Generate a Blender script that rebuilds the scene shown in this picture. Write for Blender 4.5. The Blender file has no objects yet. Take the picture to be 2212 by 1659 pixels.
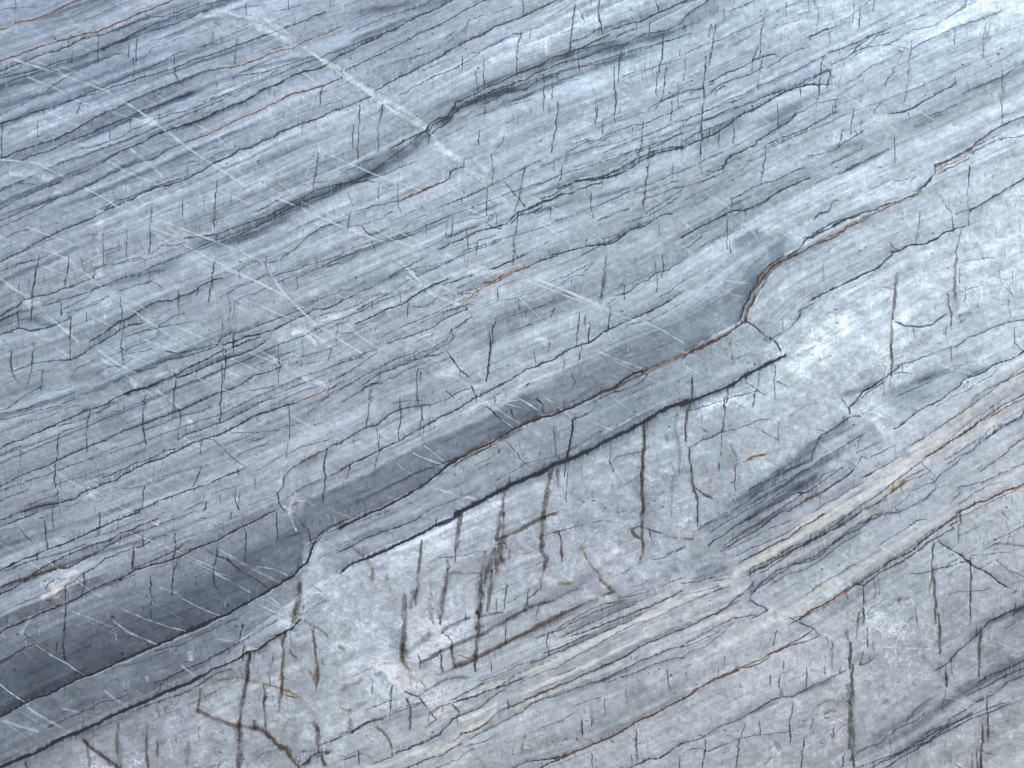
import bpy, math
import numpy as np

# ------------------------------------------------------------------ camera, light, exposure
scene = bpy.context.scene
U = 1.60 / 6636.0            # metres per slab unit: 1.6 m of stone across the picture
cam_d = bpy.data.cameras.new('camera')
cam_d.lens = 50; cam_d.sensor_width = 36; cam_d.sensor_fit = 'HORIZONTAL'
cam_d.clip_start = .05; cam_d.clip_end = 100
cam = bpy.data.objects.new('camera', cam_d)
scene.collection.objects.link(cam)
SLAB_Z = 1.05                # height of the centre of the part in view
cam.location = (0, -1.60 * 50 / 36, SLAB_Z)
cam.rotation_euler = (math.radians(90), 0, 0)
scene.camera = cam

world = bpy.data.worlds.new('World'); scene.world = world; world.use_nodes = True
bg = world.node_tree.nodes['Background']
bg.inputs['Color'].default_value = (.80, .88, 1.0, 1); bg.inputs['Strength'].default_value = .55

def area(name, loc, target, size, power, color):
    d = bpy.data.lights.new(name, 'AREA'); d.shape = 'RECTANGLE'; d.size, d.size_y = size
    d.energy = power; d.color = color
    o = bpy.data.objects.new(name, d); scene.collection.objects.link(o)
    o.location = loc
    from mathutils import Vector
    o.rotation_euler = (Vector(target) - Vector(loc)).to_track_quat('-Z', 'Y').to_euler()
    return o
area('window_light', (2.0, -2.0, 2.75), (.3, 0, 1.2), (1.5, 1.5), 66, (.80, .91, 1.0))
area('ceiling_light', (-.3, -2.9, 3.3), (0, 0, .8), (2.4, 1.2), 52, (1.0, .97, .95))

scene.view_settings.view_transform = 'Standard'; scene.view_settings.look = 'None'
scene.view_settings.exposure = 0; scene.view_settings.gamma = 1; scene.view_settings.use_curve_mapping = False
scene.cycles.filter_width = 1.0

# ---------------------------------------------------------------- tables
BASE = [  # stone colour with light mixed in: cooler and brighter towards upper right
[(152,166,187),(155,170,191),(165,180,200),(160,176,196),(180,197,216),(175,193,212),(182,201,219),(189,208,226),(197,217,234)],
[(154,167,187),(152,166,185),(167,181,200),(170,185,203),(171,186,204),(175,191,208),(178,194,211),(184,201,217),(191,208,224)],
[(159,172,190),(168,181,199),(165,178,195),(170,183,199),(173,187,203),(170,184,199),(173,188,203),(190,205,219),(204,219,233)],
[(157,169,185),(150,162,178),(166,178,193),(166,178,193),(172,184,198),(159,172,186),(185,198,211),(191,204,217),(190,203,215)],
[(154,165,179),(161,172,186),(162,173,187),(172,183,196),(169,180,193),(171,182,195),(166,177,189),(177,188,200),(183,193,204)],
[(139,150,163),(135,145,157),(151,161,173),(187,197,209),(175,184,195),(170,179,190),(178,187,198),(171,180,190),(161,169,179)],
[(151,161,172),(160,169,180),(164,173,183),(179,188,197),(169,177,186),(168,176,185),(169,176,185),(162,168,177),(172,178,186)]]
CLOUDY = [
[(.2,),(.1,),(.15,),(.1,),(.35,),(.2,),(.3,),(.5,),(.2,)],
[(.15,),(.1,),(.25,),(.2,),(.3,),(.3,),(.3,),(.35,),(.2,)],
[(.2,),(.2,),(.2,),(.15,),(.2,),(.35,),(.45,),(.5,),(.8,)],
[(.25,),(.3,),(.25,),(.2,),(.4,),(.3,),(.8,),(.75,),(.35,)],
[(.2,),(.15,),(.25,),(.3,),(.6,),(.8,),(.5,),(.35,),(.35,)],
[(.2,),(.2,),(.6,),(1.,),(.45,),(.35,),(.7,),(.8,),(.6,)],
[(.6,),(.9,),(1.,),(.4,),(.4,),(.6,),(.8,),(.6,),(.7,)],
]
# upper curve, lower curve, softness above, softness below, depth   (slab units / 3)
BEDS = [
 # lowest dark bed, left of the kink
 ([(-300,1585),(0,1440),(200,1360),(330,1305),(450,1235),(560,1170),(640,1120),(662,1120)],
  [(-300,1660),(0,1545),(80,1508),(180,1467),(330,1400),(440,1355),(570,1287),(640,1240),(662,1198)], 110, 4, .25),
 ([(-300,1520),(0,1385),(200,1300),(330,1240),(450,1170),(560,1110),(640,1090),(662,1120)],
  [(-300,1660),(0,1545),(80,1508),(180,1467),(330,1400),(440,1355),(570,1287),(640,1240),(662,1198)], 60, 4, .12),
 # its run to the right of the kink
 ([(648,1085),(700,1065),(800,1020),(920,955),(1050,900),(1130,850),(1165,842)],
  [(648,1185),(690,1157),(740,1128),(850,1080),(920,1040),(1000,985),(1080,943),(1110,928),(1165,900)], 20, 4, .29),
 ([(1150,845),(1330,770),(1460,700),(1530,650),(1600,600),(1640,545),(1700,500)],
  [(1150,905),(1240,882),(1330,842),(1420,792),(1500,748),(1550,722),(1600,692),(1620,640),(1700,552)], 40, 5, .17),
 # grey bed under the dark one, as far as the long dark seam
 ([(-300,1660),(0,1548),(180,1470),(440,1358),(570,1290),(640,1245),(660,1230)],
  [(-300,1790),(0,1650),(180,1560),(440,1440),(570,1345),(640,1290),(660,1280)], 5, 8, .16),
 ([(690,1160),(740,1130),(850,1083),(1000,990),(1110,930),(1240,885),(1420,795),(1560,722),(1640,690),(1690,700)],
  [(690,1260),(800,1195),(935,1133),(1080,1060),(1210,1003),(1330,940),(1480,875),(1560,835),(1640,795),(1690,768)], 6, 6, .08),
]

# lamp light and sheen on the slab, taken out of the lit colours above
BASE_LIGHT = [[(0.958,1.019,1.098),(0.990,1.057,1.135),(1.025,1.095,1.178),(1.061,1.135,1.223),(1.097,1.177,1.269),(1.135,1.220,1.318),(1.171,1.263,1.365),(1.208,1.306,1.415),(1.238,1.343,1.456)],
[(0.929,0.989,1.067),(0.957,1.022,1.100),(0.990,1.059,1.141),(1.023,1.096,1.182),(1.057,1.134,1.224),(1.090,1.173,1.267),(1.123,1.212,1.310),(1.154,1.250,1.353),(1.178,1.279,1.387)],
[(0.894,0.955,1.031),(0.919,0.983,1.061),(0.950,1.017,1.098),(0.979,1.050,1.134),(1.008,1.084,1.171),(1.037,1.117,1.209),(1.065,1.150,1.246),(1.090,1.181,1.280),(1.111,1.207,1.311)],
[(0.859,0.918,0.994),(0.882,0.944,1.021),(0.908,0.973,1.053),(0.934,1.003,1.086),(0.960,1.033,1.118),(0.984,1.061,1.151),(1.008,1.089,1.182),(1.028,1.114,1.210),(1.046,1.136,1.236)],
[(0.825,0.883,0.958),(0.845,0.906,0.982),(0.867,0.932,1.010),(0.890,0.957,1.038),(0.913,0.983,1.066),(0.933,1.007,1.094),(0.952,1.030,1.119),(0.970,1.051,1.143),(0.984,1.068,1.165)],
[(0.792,0.849,0.924),(0.809,0.869,0.944),(0.829,0.891,0.968),(0.848,0.913,0.992),(0.867,0.934,1.017),(0.884,0.955,1.039),(0.900,0.974,1.060),(0.914,0.991,1.080),(0.925,1.004,1.096)],
[(0.762,0.818,0.892),(0.778,0.837,0.911),(0.796,0.857,0.933),(0.814,0.876,0.954),(0.830,0.894,0.973),(0.844,0.912,0.994),(0.858,0.927,1.012),(0.869,0.941,1.027),(0.876,0.950,1.040)]]
SHEEN = [[(0.034,0.035,0.037),(0.047,0.048,0.050),(0.061,0.062,0.064),(0.069,0.069,0.071),(0.071,0.073,0.075),(0.069,0.071,0.074),(0.069,0.073,0.078),(0.093,0.103,0.112),(0.132,0.149,0.164)],
[(0.027,0.028,0.031),(0.032,0.033,0.036),(0.037,0.039,0.041),(0.042,0.044,0.046),(0.044,0.046,0.049),(0.044,0.046,0.049),(0.048,0.052,0.056),(0.063,0.069,0.076),(0.081,0.090,0.100)],
[(0.022,0.024,0.027),(0.025,0.027,0.029),(0.026,0.028,0.031),(0.028,0.030,0.033),(0.029,0.031,0.034),(0.030,0.032,0.035),(0.034,0.037,0.040),(0.037,0.041,0.046),(0.042,0.047,0.052)],
[(0.020,0.022,0.025),(0.021,0.023,0.025),(0.022,0.024,0.027),(0.023,0.025,0.027),(0.024,0.026,0.028),(0.025,0.027,0.030),(0.026,0.028,0.031),(0.027,0.030,0.033),(0.028,0.030,0.034)],
[(0.019,0.021,0.024),(0.020,0.022,0.024),(0.020,0.022,0.024),(0.021,0.023,0.025),(0.021,0.023,0.026),(0.022,0.023,0.026),(0.022,0.024,0.027),(0.022,0.024,0.027),(0.022,0.024,0.027)],
[(0.019,0.021,0.023),(0.019,0.021,0.023),(0.019,0.021,0.024),(0.020,0.021,0.024),(0.020,0.021,0.024),(0.020,0.022,0.025),(0.020,0.022,0.025),(0.020,0.022,0.025),(0.020,0.022,0.025)],
[(0.019,0.020,0.023),(0.019,0.021,0.023),(0.019,0.021,0.023),(0.019,0.021,0.023),(0.019,0.021,0.024),(0.019,0.021,0.024),(0.019,0.021,0.024),(0.019,0.021,0.024),(0.020,0.021,0.024)]]

# every vein, crack and stain, plus an upright pale reflection painted in: kind, width, strength, points.  T = origin of a panel of the slab
VEINS_AND_REFLECTION = """
T 0 0
r 9 .8 0,195 100,150 230,120 330,85 400,45 460,20 520,0 560,-20
o 16 .3 200,135 300,108 400,98
d 5 .4 -20,80 40,55 110,40 180,40 240,38
r 9 .95 -20,403 0,395 130,350 260,305 370,270 460,240 540,215 620,205 700,180 790,140 870,105 940,75 1020,40 1100,10 1130,-10
o 14 .45 340,350 420,305 500,265 560,232 640,222
o 10 .4 330,372 440,318 520,272
b 9 .7 -20,470 80,425 200,385 300,350 380,325 450,290 540,240
b 7 .4 -10,500 60,465 120,440 190,395
s 26 .6 -20,580 120,520 200,490 340,440 500,385 640,330 800,270 900,210 1060,140 1180,100 1330,60 1500,0
s 40 .4 -20,600 60,540 180,495
d 8 .55 -10,560 120,505 230,470 360,430 480,385 600,340 720,300 820,250 880,215 980,170 1060,135 1130,105 1250,60 1350,30 1450,5
b 7 .5 540,250 620,235 700,215 780,190 830,170 900,140 960,120 1060,100 1130,80 1200,60 1300,20
s 22 .5 620,240 760,200 860,160 1000,90 1120,50 1280,20
s 20 .4 640,310 760,290 900,210 1000,190 1130,120
d 7 .5 350,550 420,500 500,455 590,410 700,370 800,345
d 7 .4 15,652 90,630 200,590 260,560
d 8 .4 -10,743 70,710 180,665
d 7 .45 200,640 280,600 340,555 400,510
s 16 .35 0,830 120,780 250,730
d 7 .5 330,715 420,670 500,640 600,585 700,545 780,510 860,480 950,450 1020,410 1090,375 1170,340 1280,300 1400,280
d 6 .4 1050,300 1170,240 1290,210 1380,180 1450,140
d 6 .4 1320,290 1450,240 1560,200 1620,180
d 6 .4 930,380 1000,310 1080,290
s 30 .35 1000,290 1180,200 1330,130 1500,110 1700,150
d 7 .4 1500,60 1620,40 1720,30
d 7 .4 1760,80 1860,60 2000,20
b 9 .85 -20,1037 0,1030 120,975 250,930 380,890 500,830 600,780 690,730
d 9 .6 690,730 800,680 880,635 960,600 1080,560 1160,530 1250,490 1340,460 1420,440
r 7 .8 1420,440 1560,420 1680,380 1800,335 1900,310 1960,280
s 30 .55 600,790 690,740 800,690 880,640 960,610 1080,565 1160,540 1250,500 1340,470 1450,450
r 8 .85 1960,275 2050,240 2140,200 2215,170
d 10 .75 130,1040 240,1000 340,975 450,910 560,880 680,825 780,780 860,750 930,710 1040,680 1150,630 1260,600
s 22 .4 450,915 600,860 780,785 900,730 1100,660 1300,590
s 30 .3 1100,650 1300,580 1420,520 1500,500
b 6 .6 520,970 640,940 760,900 850,850 980,790 1100,740 1200,720 1300,680 1400,630
d 8 .6 1400,640 1500,600 1600,555 1700,520 1800,460
d 7 .6 1500,500 1600,480 1700,470 1850,430 2000,375 2060,370
d 5 .4 1200,720 1300,650 1420,620 1560,600
s 20 .5 1500,480 1650,440 1850,400 2040,370
s 12 .4 1380,530 1500,490 1600,450 1740,390 1900,350
d 7 .35 -20,1220 100,1180 240,1190
b 9 .5 -20,1360 100,1300 200,1250 320,1200
b 9 .85 320,1200 430,1150 540,1110 640,1060 720,1020
n 9 .85 720,1020 800,980 880,945 960,900 1040,860
n 11 .95 1040,860 1110,840 1180,810 1260,785 1340,755 1420,715 1500,680 1580,655 1660,610 1740,575
n 11 .95 1740,575 1820,540 1900,500 1980,470 2060,450 2120,425
n 9 .7 2128,405 2215,350
s 30 .35 1100,850 1400,730 1700,620
d 9 .6 -20,1435 100,1390 220,1340 330,1290 420,1265 520,1225 620,1175 700,1130 800,1085 900,1050 980,1030 1060,985 1170,935 1250,905
r 9 .9 1250,905 1340,870 1420,830 1500,795 1580,755 1660,725 1740,680 1820,645 1900,610 2000,590 2100,560 2215,510
s 22 .4 -20,1400 200,1330 420,1255 620,1170 800,1080 1000,1020 1200,920
s 24 .35 700,1110 830,1060 960,1010 1060,960
d 8 .55 -20,1478 120,1420 260,1350 360,1290
b 9 .9 60,1665 200,1590 330,1530 420,1480 520,1440 600,1410 680,1370
b 9 .95 680,1370 780,1325 860,1290 940,1245 1020,1215 1100,1195 1180,1165 1260,1130 1330,1095 1400,1045 1470,1020 1530,990 1550,970 1640,955 1700,920 1780,885 1820,855 1900,830 1960,800 2060,765 2140,735 2215,700
d 6 .6 690,1350 760,1300 860,1275 930,1240 1000,1210 1070,1180 1160,1155
d 6 .4 1130,1080 1200,1050 1280,1040
d 6 .4 1370,1030 1390,1000 1500,960
d 5 .4 1340,970 1450,940
d 5 .35 600,1270 740,1245
d 5 .35 800,1200 920,1160
b 6 .45 40,1540 100,1500 200,1480
b 6 .45 560,1530 650,1525 740,1500
d 6 .4 900,770 1040,740 1150,700
d 6 .35 1780,780 1900,740 2050,700 2200,650
s 70 .45 1200,1640 1560,1520 1800,1390 2000,1290 2212,1210
d 8 .65 1180,1540 1260,1530 1400,1515 1500,1480 1600,1440 1700,1410 1780,1380 1880,1320 1960,1280 2040,1230 2120,1210 2215,1190
d 6 .5 1940,1200 2050,1180 2130,1170
d 7 .6 1640,1370 1740,1340 1850,1270
d 6 .6 960,1655 1040,1600 1140,1590 1200,1560
b 7 .7 1850,1665 1930,1600 2000,1530 2080,1480 2150,1450 2215,1440
d 6 .5 1200,1610 1330,1560 1420,1520
k 7 .7 636,240 636,415
k 7 .7 835,300 840,375
k 8 .8 892,250 885,400
k 8 .8 865,380 870,460 860,530
k 7 .7 935,400 938,510
k 7 .8 1130,365 1125,470 1150,520 1180,550
k 8 .8 1540,250 1525,360 1520,410
k 6 .6 1378,200 1380,265
k 6 .7 1410,540 1408,595
k 6 .6 715,840 715,940
k 8 .8 18,800 12,900 8,1010
k 9 .85 1405,1180 1400,1280 1390,1380 1385,1470
k 8 .7 1180,1300 1178,1410
k 10 .85 985,1340 975,1450 970,1560 968,1640
k 7 .6 820,1500 818,1655
k 7 .6 670,1520 668,1655
k 8 .8 2065,990 2050,1080 2035,1220
k 7 .8 2088,570 2075,690
k 7 .7 1958,800 1955,870
k 7 .6 1870,-5 1868,70
k 6 .6 1592,30 1597,90
k 7 .6 980,580 1005,635
k 5 .5 1215,1070 1213,1120
k 6 .4 240,780 245,890
k 6 .5 845,760 850,830
k 6 .5 100,-5 100,150
k 6 .5 605,1520 603,1600
k 8 .6 955,1330 952,1370
k 5 .5 1405,1520 1400,1580
k 5 .5 1370,30 1375,60
k 5 .5 1905,120 1910,170
k 8 .6 525,650 500,740
w 40 .75 1640,170 1720,190 1800,225 1880,260 1960,300
w 32 .85 1960,300 2000,330 2060,370 2130,410 2215,460
w 30 .5 1260,112 1400,100
w 14 .4 1420,100 1500,150 1600,195 1700,250
w 12 .45 180,500 340,560 470,640 600,690 720,720 830,760 950,790
w 30 .4 940,770 1060,820 1110,860
w 16 .5 1090,850 1180,930
w 14 .45 400,430 520,480 640,540 700,560
w 10 .45 1240,790 1350,840 1480,950
w 55 .5 60,1080 180,1100 300,1130 340,1170
w 22 .5 340,1240 400,1240
w 10 .6 400,1270 520,1310 660,1370
w 18 .45 680,1040 800,1100 900,1150 1050,1200
w 22 .3 480,1050 570,1030
w 10 .5 1400,1230 1550,1290 1700,1360
w 10 .5 900,1430 1040,1500 1200,1560
w 10 .5 1960,1310 2100,1370 2212,1440
w 12 .45 0,1530 160,1590
w 10 .4 170,1470 330,1530 460,1580
w 8 .4 0,1030 200,1050 400,1090
w 8 .4 1690,1130 1800,1180 1900,1250
w 10 .4 2000,1100 1950,1180 1900,1250
w 20 .3 1700,120 1900,160
w 10 .4 200,390 300,420 400,470
l 60 .35 0,350 200,240 450,160 700,80 1000,-20
l 60 .3 0,230 250,180 400,130 600,50
l 50 .3 50,940 250,840 450,730 700,650
l 40 .35 650,1400 670,1600
l 30 .3 660,640 740,740
l 60 .3 650,1440 900,1330 1200,1200 1500,1060 1800,920
s 40 .25 100,760 250,680 330,600 430,560
T 1 0
s 60 .7 -20,140 60,110 200,70 400,50 560,10 700,-30
s 26 .5 0,90 200,60 330,40
d 8 .5 60,210 180,160 300,110 420,70 540,20 600,-10
r 7 .6 60,130 180,80 280,50 420,35
n 9 .9 -5,358 100,310 200,260 300,205 400,155 500,105 600,60 720,-10
s 24 .4 0,280 150,230 300,170 450,100
b 8 .75 0,500 30,460 120,410 230,360 340,300 420,260 480,225 560,190 640,160 740,100 830,45 920,5 960,-10
s 14 .3 60,420 200,360 330,280 500,220
s 20 .25 200,400 400,350 600,270
d 6 .4 240,440 400,390 560,340 700,270 790,200 820,140 900,100 1010,80 1100,40
d 10 .4 800,220 815,150
d 6 .4 620,300 700,230 760,180
b 9 .95 -5,712 60,680 130,645 215,605
b 9 .95 215,590 300,550 360,520 440,475 520,430 600,390 680,340 760,295 820,265 900,225 980,175 1060,150 1140,120 1220,80 1300,40 1390,0 1420,-15
r 6 .7 800,280 900,225 960,195
r 6 .6 1180,95 1320,40
o 9 .4 540,530 620,490 700,455 760,430
b 6 .6 380,620 460,575 560,520 640,480 720,445 800,400 880,350 960,300 1040,260 1110,225 1160,220
k 10 .85 1160,225 1145,330 1135,420 1132,495
d 6 .4 -5,650 60,610 140,585
d 6 .4 160,760 220,730 280,700
d 5 .4 1160,200 1260,180 1310,140 1400,80 1500,20
o 12 .35 1516,30 1512,50
b 9 .9 320,965 400,920 480,885 560,845
s 30 .6 -20,1130 100,1080 250,1010 400,960 450,930
s 70 .45 -20,1200 120,1130 330,1040 500,970 600,900
s 34 .85 440,960 500,920 550,870 570,830
s 36 .85 570,830 620,790 700,760 720,710 760,670
s 40 .6 720,720 850,660 930,640 1030,590 1200,550
n 9 .9 550,850 570,800 620,770 690,750 720,700 740,660 800,640 870,605 960,560 1060,520 1140,480 1240,440 1300,415 1350,380 1440,355 1490,340
n 8 .8 570,850 600,800 640,780 700,760 740,720 790,665 850,660 900,625
d 9 .8 560,930 570,880 620,830 680,790 720,750
n 8 .8 870,630 960,600 1040,570 1120,540 1200,510 1260,470 1380,430 1470,400
d 8 .7 900,680 1000,640 1060,600 1200,570 1250,530 1320,500 1400,490
r 8 .5 740,770 850,720 920,690
d 6 .5 870,750 1000,710 1100,680 1240,640
d 8 .6 1100,660 1160,640 1240,605
n 10 .9 1460,350 1560,310 1640,270 1730,230
n 6 .7 1480,280 1560,250 1640,210 1760,170
n 9 .8 1760,195 1830,165 1920,140 2000,105 2060,75 2130,45 2215,10
d 7 .6 1560,320 1680,290 1760,270 1840,210 1900,190
d 7 .6 1500,330 1580,310
d 7 .7 1490,395 1560,380 1640,350 1740,310 1840,290 1900,250 2000,210 2110,190 2215,140
d 6 .5 1530,430 1640,420 1760,390 1850,350 1940,330 2060,280 2215,230
s 60 .4 1500,370 1700,330 1900,280 2100,210 2250,150
s 60 .3 1600,450 1800,400 2000,340
s 30 .3 1100,600 1300,530 1450,460
b 6 .5 1820,500 1940,460 2060,430 2215,380
d 6 .5 1340,580 1400,550 1480,520 1540,510
d 6 .4 1660,830 1780,785 1900,750 1990,710
d 8 .7 1990,700 2060,660 2120,640 2215,590
d 6 .7 1480,980 1560,930 1680,890 1770,850 1880,810 1970,800 2060,760 2160,720 2215,680
d 7 .6 2040,700 2070,660 2140,620 2215,560
d 6 .6 1450,950 1540,920 1600,900
d 6 .5 1600,930 1700,900 1800,850
d 7 .7 1040,1170 1110,1130 1190,1085 1260,1050 1300,1040
d 7 .7 1300,1075 1390,1040 1470,1000
d 6 .5 1470,1010 1560,980 1650,950 1760,930 1850,900
d 6 .6 1800,1060 1880,1010 1960,970 2060,940 2120,900 2215,860
d 6 .5 1640,1060 1730,1010 1860,990
d 6 .5 1920,920 2020,890 2120,870 2215,820
n 9 .85 1950,1020 2000,990 2080,970 2150,950 2215,960
n 9 .85 1510,1180 1600,1175 1700,1150 1780,1130 1870,1090 1960,1040 2030,1000 2120,975 2215,950
n 9 .85 1400,1220 1500,1190 1620,1160 1720,1130 1800,1090 1880,1050 1950,1015
s 20 .6 1730,1150 1800,1110 1900,1060 2050,1000 2212,960
d 6 .5 1510,1180 1560,1150 1640,1140 1740,1080 1800,1060
d 8 .8 1290,1290 1380,1250 1500,1195
n 8 .8 1380,1270 1500,1250 1600,1210 1680,1180
n 10 .85 1080,1430 1140,1380 1220,1350 1290,1310 1360,1285 1420,1260
n 7 .8 1100,1440 1180,1385 1250,1370 1300,1330
s 14 .5 1080,1430 1150,1380 1300,1310 1420,1265
s 60 .35 1200,1400 1400,1330 1600,1260 1850,1220
s 60 .3 1050,1540 1200,1470 1300,1420
n 8 .8 640,1610 740,1570 820,1540 890,1500 980,1470 1080,1440
d 6 .7 950,1440 980,1470 1040,1475
d 7 .7 950,1435 955,1405 1000,1370
d 6 .6 750,1655 820,1610 900,1590 990,1560 1060,1530
d 7 .6 700,1540 760,1520 830,1490 900,1460
b 6 .5 730,1455 820,1430 900,1405 960,1390
d 6 .6 870,1650 880,1560 940,1545 1010,1520
d 6 .5 380,1545 480,1500 560,1460 640,1420 700,1400
n 9 .85 690,1150 700,1110 730,1090 780,1080
b 9 .85 400,1300 480,1265 560,1225 640,1185 690,1150
r 7 .8 380,1310 440,1280 520,1245 620,1200
b 7 .6 60,1370 200,1340 280,1325 370,1305
b 8 .7 700,1320 760,1290 860,1250 940,1210 1040,1170
d 6 .5 770,1290 830,1260 900,1230
d 7 .6 400,1480 460,1420 560,1380 660,1330 720,1310
d 6 .5 -5,1500 60,1470 180,1440 280,1400 340,1370
d 6 .5 180,1520 280,1480 380,1440 440,1420
d 5 .4 -5,1410 60,1380
b 7 .6 130,1460 190,1525 300,1480
d 6 .5 0,1640 120,1590 260,1550 400,1510
b 6 .4 240,1230 300,1210 340,1200
d 6 .5 -5,1130 50,1100 120,1060 240,1020
d 7 .6 -5,1190 80,1180 180,1170 240,1180
d 8 .5 1560,1655 1700,1580 1800,1540 1900,1480 2000,1430
n 7 .75 1370,1655 1500,1620 1600,1590 1700,1590 1790,1560 1880,1490 1980,1460 2060,1400 2140,1380
b 8 .6 1660,1430 1740,1400 1800,1370 1860,1350
d 7 .6 1940,1260 2040,1220 2140,1190 2215,1170
b 7 .6 1960,1290 2060,1260 2160,1220 2215,1215
d 6 .6 1900,1430 2000,1390 2100,1330 2215,1260
d 6 .6 1830,1450 1930,1410 2030,1340 2120,1290 2212,1230
d 6 .5 1690,1550 1800,1520 1940,1440
d 5 .5 1170,1655 1270,1600 1360,1560
k 11 .95 1515,30 1500,160 1488,270 1478,350
k 11 .95 1675,-5 1670,110 1690,230
k 6 .6 1540,60 1575,145
k 8 .8 2045,-5 2045,80
k 6 .5 1170,-5 1180,75
k 6 .5 1620,-5 1620,40
k 8 .8 778,360 775,455
k 6 .6 448,370 448,400
k 8 .8 870,470 872,600
k 8 .8 925,390 922,560
k 7 .6 1225,195 1222,255
k 9 .9 120,680 115,800 105,1035
k 9 .9 275,680 245,820 232,985
k 8 .8 75,810 72,960
k 7 .8 1525,340 1530,470
k 7 .7 1318,480 1310,710
k 7 .7 1405,480 1410,525
k 12 .9 1410,650 1395,760 1385,880 1370,990
k 6 .6 1655,620 1650,700 1645,810
k 8 .7 1662,690 1645,790
k 7 .6 1695,760 1690,860
k 12 .9 1768,440 1768,540 1770,660 1768,795
k 9 .85 1815,310 1800,400 1798,530
k 8 .8 1910,140 1915,205
k 8 .8 1993,130 1992,230
k 10 .9 2090,190 2080,330 2068,470
k 6 .6 1970,400 1968,470
k 7 .7 2050,470 2038,620
k 8 .8 2112,450 2090,560 2078,650
k 7 .6 2180,540 2185,690
k 7 .7 2145,660 2135,790
k 6 .6 2190,320 2190,370
k 8 .75 1960,790 1945,900 1925,1010
k 11 .9 2000,960 1985,1100 1965,1210 1960,1320
o 14 .5 1965,1240 1955,1310
k 6 .7 2145,1060 2143,1180
k 8 .8 1885,810 1880,900
k 7 .7 1470,980 1465,1070
k 8 .7 1455,1040 1430,1130 1400,1210
k 8 .7 1430,1100 1425,1170
k 8 .7 1385,1030 1380,1100
k 9 .85 1190,1090 1165,1200 1150,1290 1128,1370
k 8 .85 1060,1175 1120,1250 1190,1340
k 9 .85 1150,1380 1135,1480 1120,1560 1110,1659
k 9 .8 975,1000 985,1110 982,1190
k 8 .8 950,1215 948,1390
k 6 .6 1005,1380 1010,1440
k 7 .7 723,1370 718,1550
k 6 .6 550,1440 552,1540
k 7 .6 375,1300 380,1380
k 7 .6 360,1180 372,1300
k 5 .5 250,1180 248,1300
k 7 .7 55,1370 38,1480
k 6 .5 55,1265 80,1330
k 7 .7 195,1575 220,1630
k 7 .7 1620,1250 1618,1330 1630,1410
k 6 .6 1355,1330 1355,1410
k 7 .6 1495,1215 1495,1300
k 6 .7 1682,1150 1682,1210
k 7 .7 890,830 895,940
k 7 .6 930,700 930,755
k 5 .6 1235,700 1235,730
k 6 .6 1140,755 1140,800
k 6 .6 1055,870 1055,910 1000,980
k 6 .7 1367,540 1365,640
k 7 .6 795,1010 790,1090
k 7 .6 815,1500 825,1620
k 6 .6 1960,1320 1962,1400
k 6 .6 2070,1460 2070,1520
k 6 .6 680,1450 682,1540
k 5 .5 410,870 408,920
w 32 .8 0,470 60,510 140,560 220,600
c 22 .7 100,550 200,600
w 26 .75 220,610 320,660 400,710 480,770 560,830
w 30 .6 590,940 680,990 760,1030
w 50 .4 620,960 740,1010 800,1040
w 30 .45 780,1080 880,1130 940,1170
w 20 .4 780,1020 900,1000 970,970
w 10 .5 960,1240 1060,1310 1140,1360
w 8 .5 1200,1390 1330,1470 1420,1530 1500,1590
w 40 .4 900,1070 960,1120
w 10 .45 200,1470 330,1550 520,1610 700,1655
w 12 .4 0,1530 100,1590
w 8 .4 1280,770 1180,820
w 8 .5 1385,720 1380,860
w 7 .5 1155,230 1120,470
w 7 .45 1650,640 1650,800
w 8 .4 2000,800 2080,950 2212,1080
c 26 .4 1950,1290 1890,1310
w 40 .4 1700,1350 1770,1350
w 10 .4 1650,1370 1800,1330
c 22 .4 1600,1440 1680,1410
w 10 .4 1500,1590 1650,1550
w 60 .3 1700,1620 1900,1580 2050,1500
l 70 .35 300,680 500,580 800,440 1100,300 1400,150
l 60 .35 1400,260 1600,120 1800,20
l 70 .25 100,900 400,760 530,700
l 60 .3 700,900 900,830
l 50 .25 1500,740 1700,690
T 2 0
n 8 .8 0,120 60,70 110,35 180,-10
d 7 .6 -5,20 100,-10
s 60 .5 -20,130 80,110 200,70 260,20
s 30 .4 150,210 260,140 360,60
d 7 .6 300,80 380,40 460,0
b 6 .45 -5,370 60,330 150,290 260,250 340,210 420,180 500,140 550,110
d 7 .5 -5,185 60,160 130,130
k 7 .6 500,40 497,110
k 12 .9 540,60 515,130 505,240 503,360
k 10 .85 485,300 465,380 450,460
k 10 .85 215,150 195,290 170,440
k 7 .7 185,160 170,240
k 7 .6 265,50 265,130
k 8 .7 15,160 18,200
k 12 .95 155,370 135,560 125,760 118,920 122,1130
k 8 .6 15,390 5,510
k 8 .6 520,380 495,500 485,600
k 9 .85 910,370 895,500 878,640
k 6 .5 870,640 868,720
k 7 .6 820,-5 810,130
k 7 .5 675,20 672,130
k 8 .6 855,-5 882,80 868,160
k 7 .65 1105,20 1098,140
k 8 .75 1143,30 1142,180
k 7 .5 1240,-5 1238,60
k 6 .5 953,210 953,280
k 7 .6 825,230 820,260
k 9 .6 1480,260 1470,420 1455,560 1435,670
k 7 .5 1960,150 1940,370
k 6 .45 1990,150 1960,280
k 6 .5 1760,190 1762,280
k 9 .6 2070,450 2068,600 2070,800
k 6 .5 2082,540 2080,660
k 6 .5 1768,490 1770,560
k 9 .8 1372,900 1372,1060
k 6 .6 1473,700 1472,770
k 6 .5 1705,700 1705,770
k 8 .8 615,680 613,830
k 8 .75 1108,700 1100,760 1090,870
k 8 .7 1045,840 1010,955
k 9 .8 540,950 525,1050 515,1160
k 7 .7 235,850 230,970
k 7 .7 330,840 328,930
k 6 .6 170,840 160,920
k 7 .7 768,560 767,625
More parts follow.
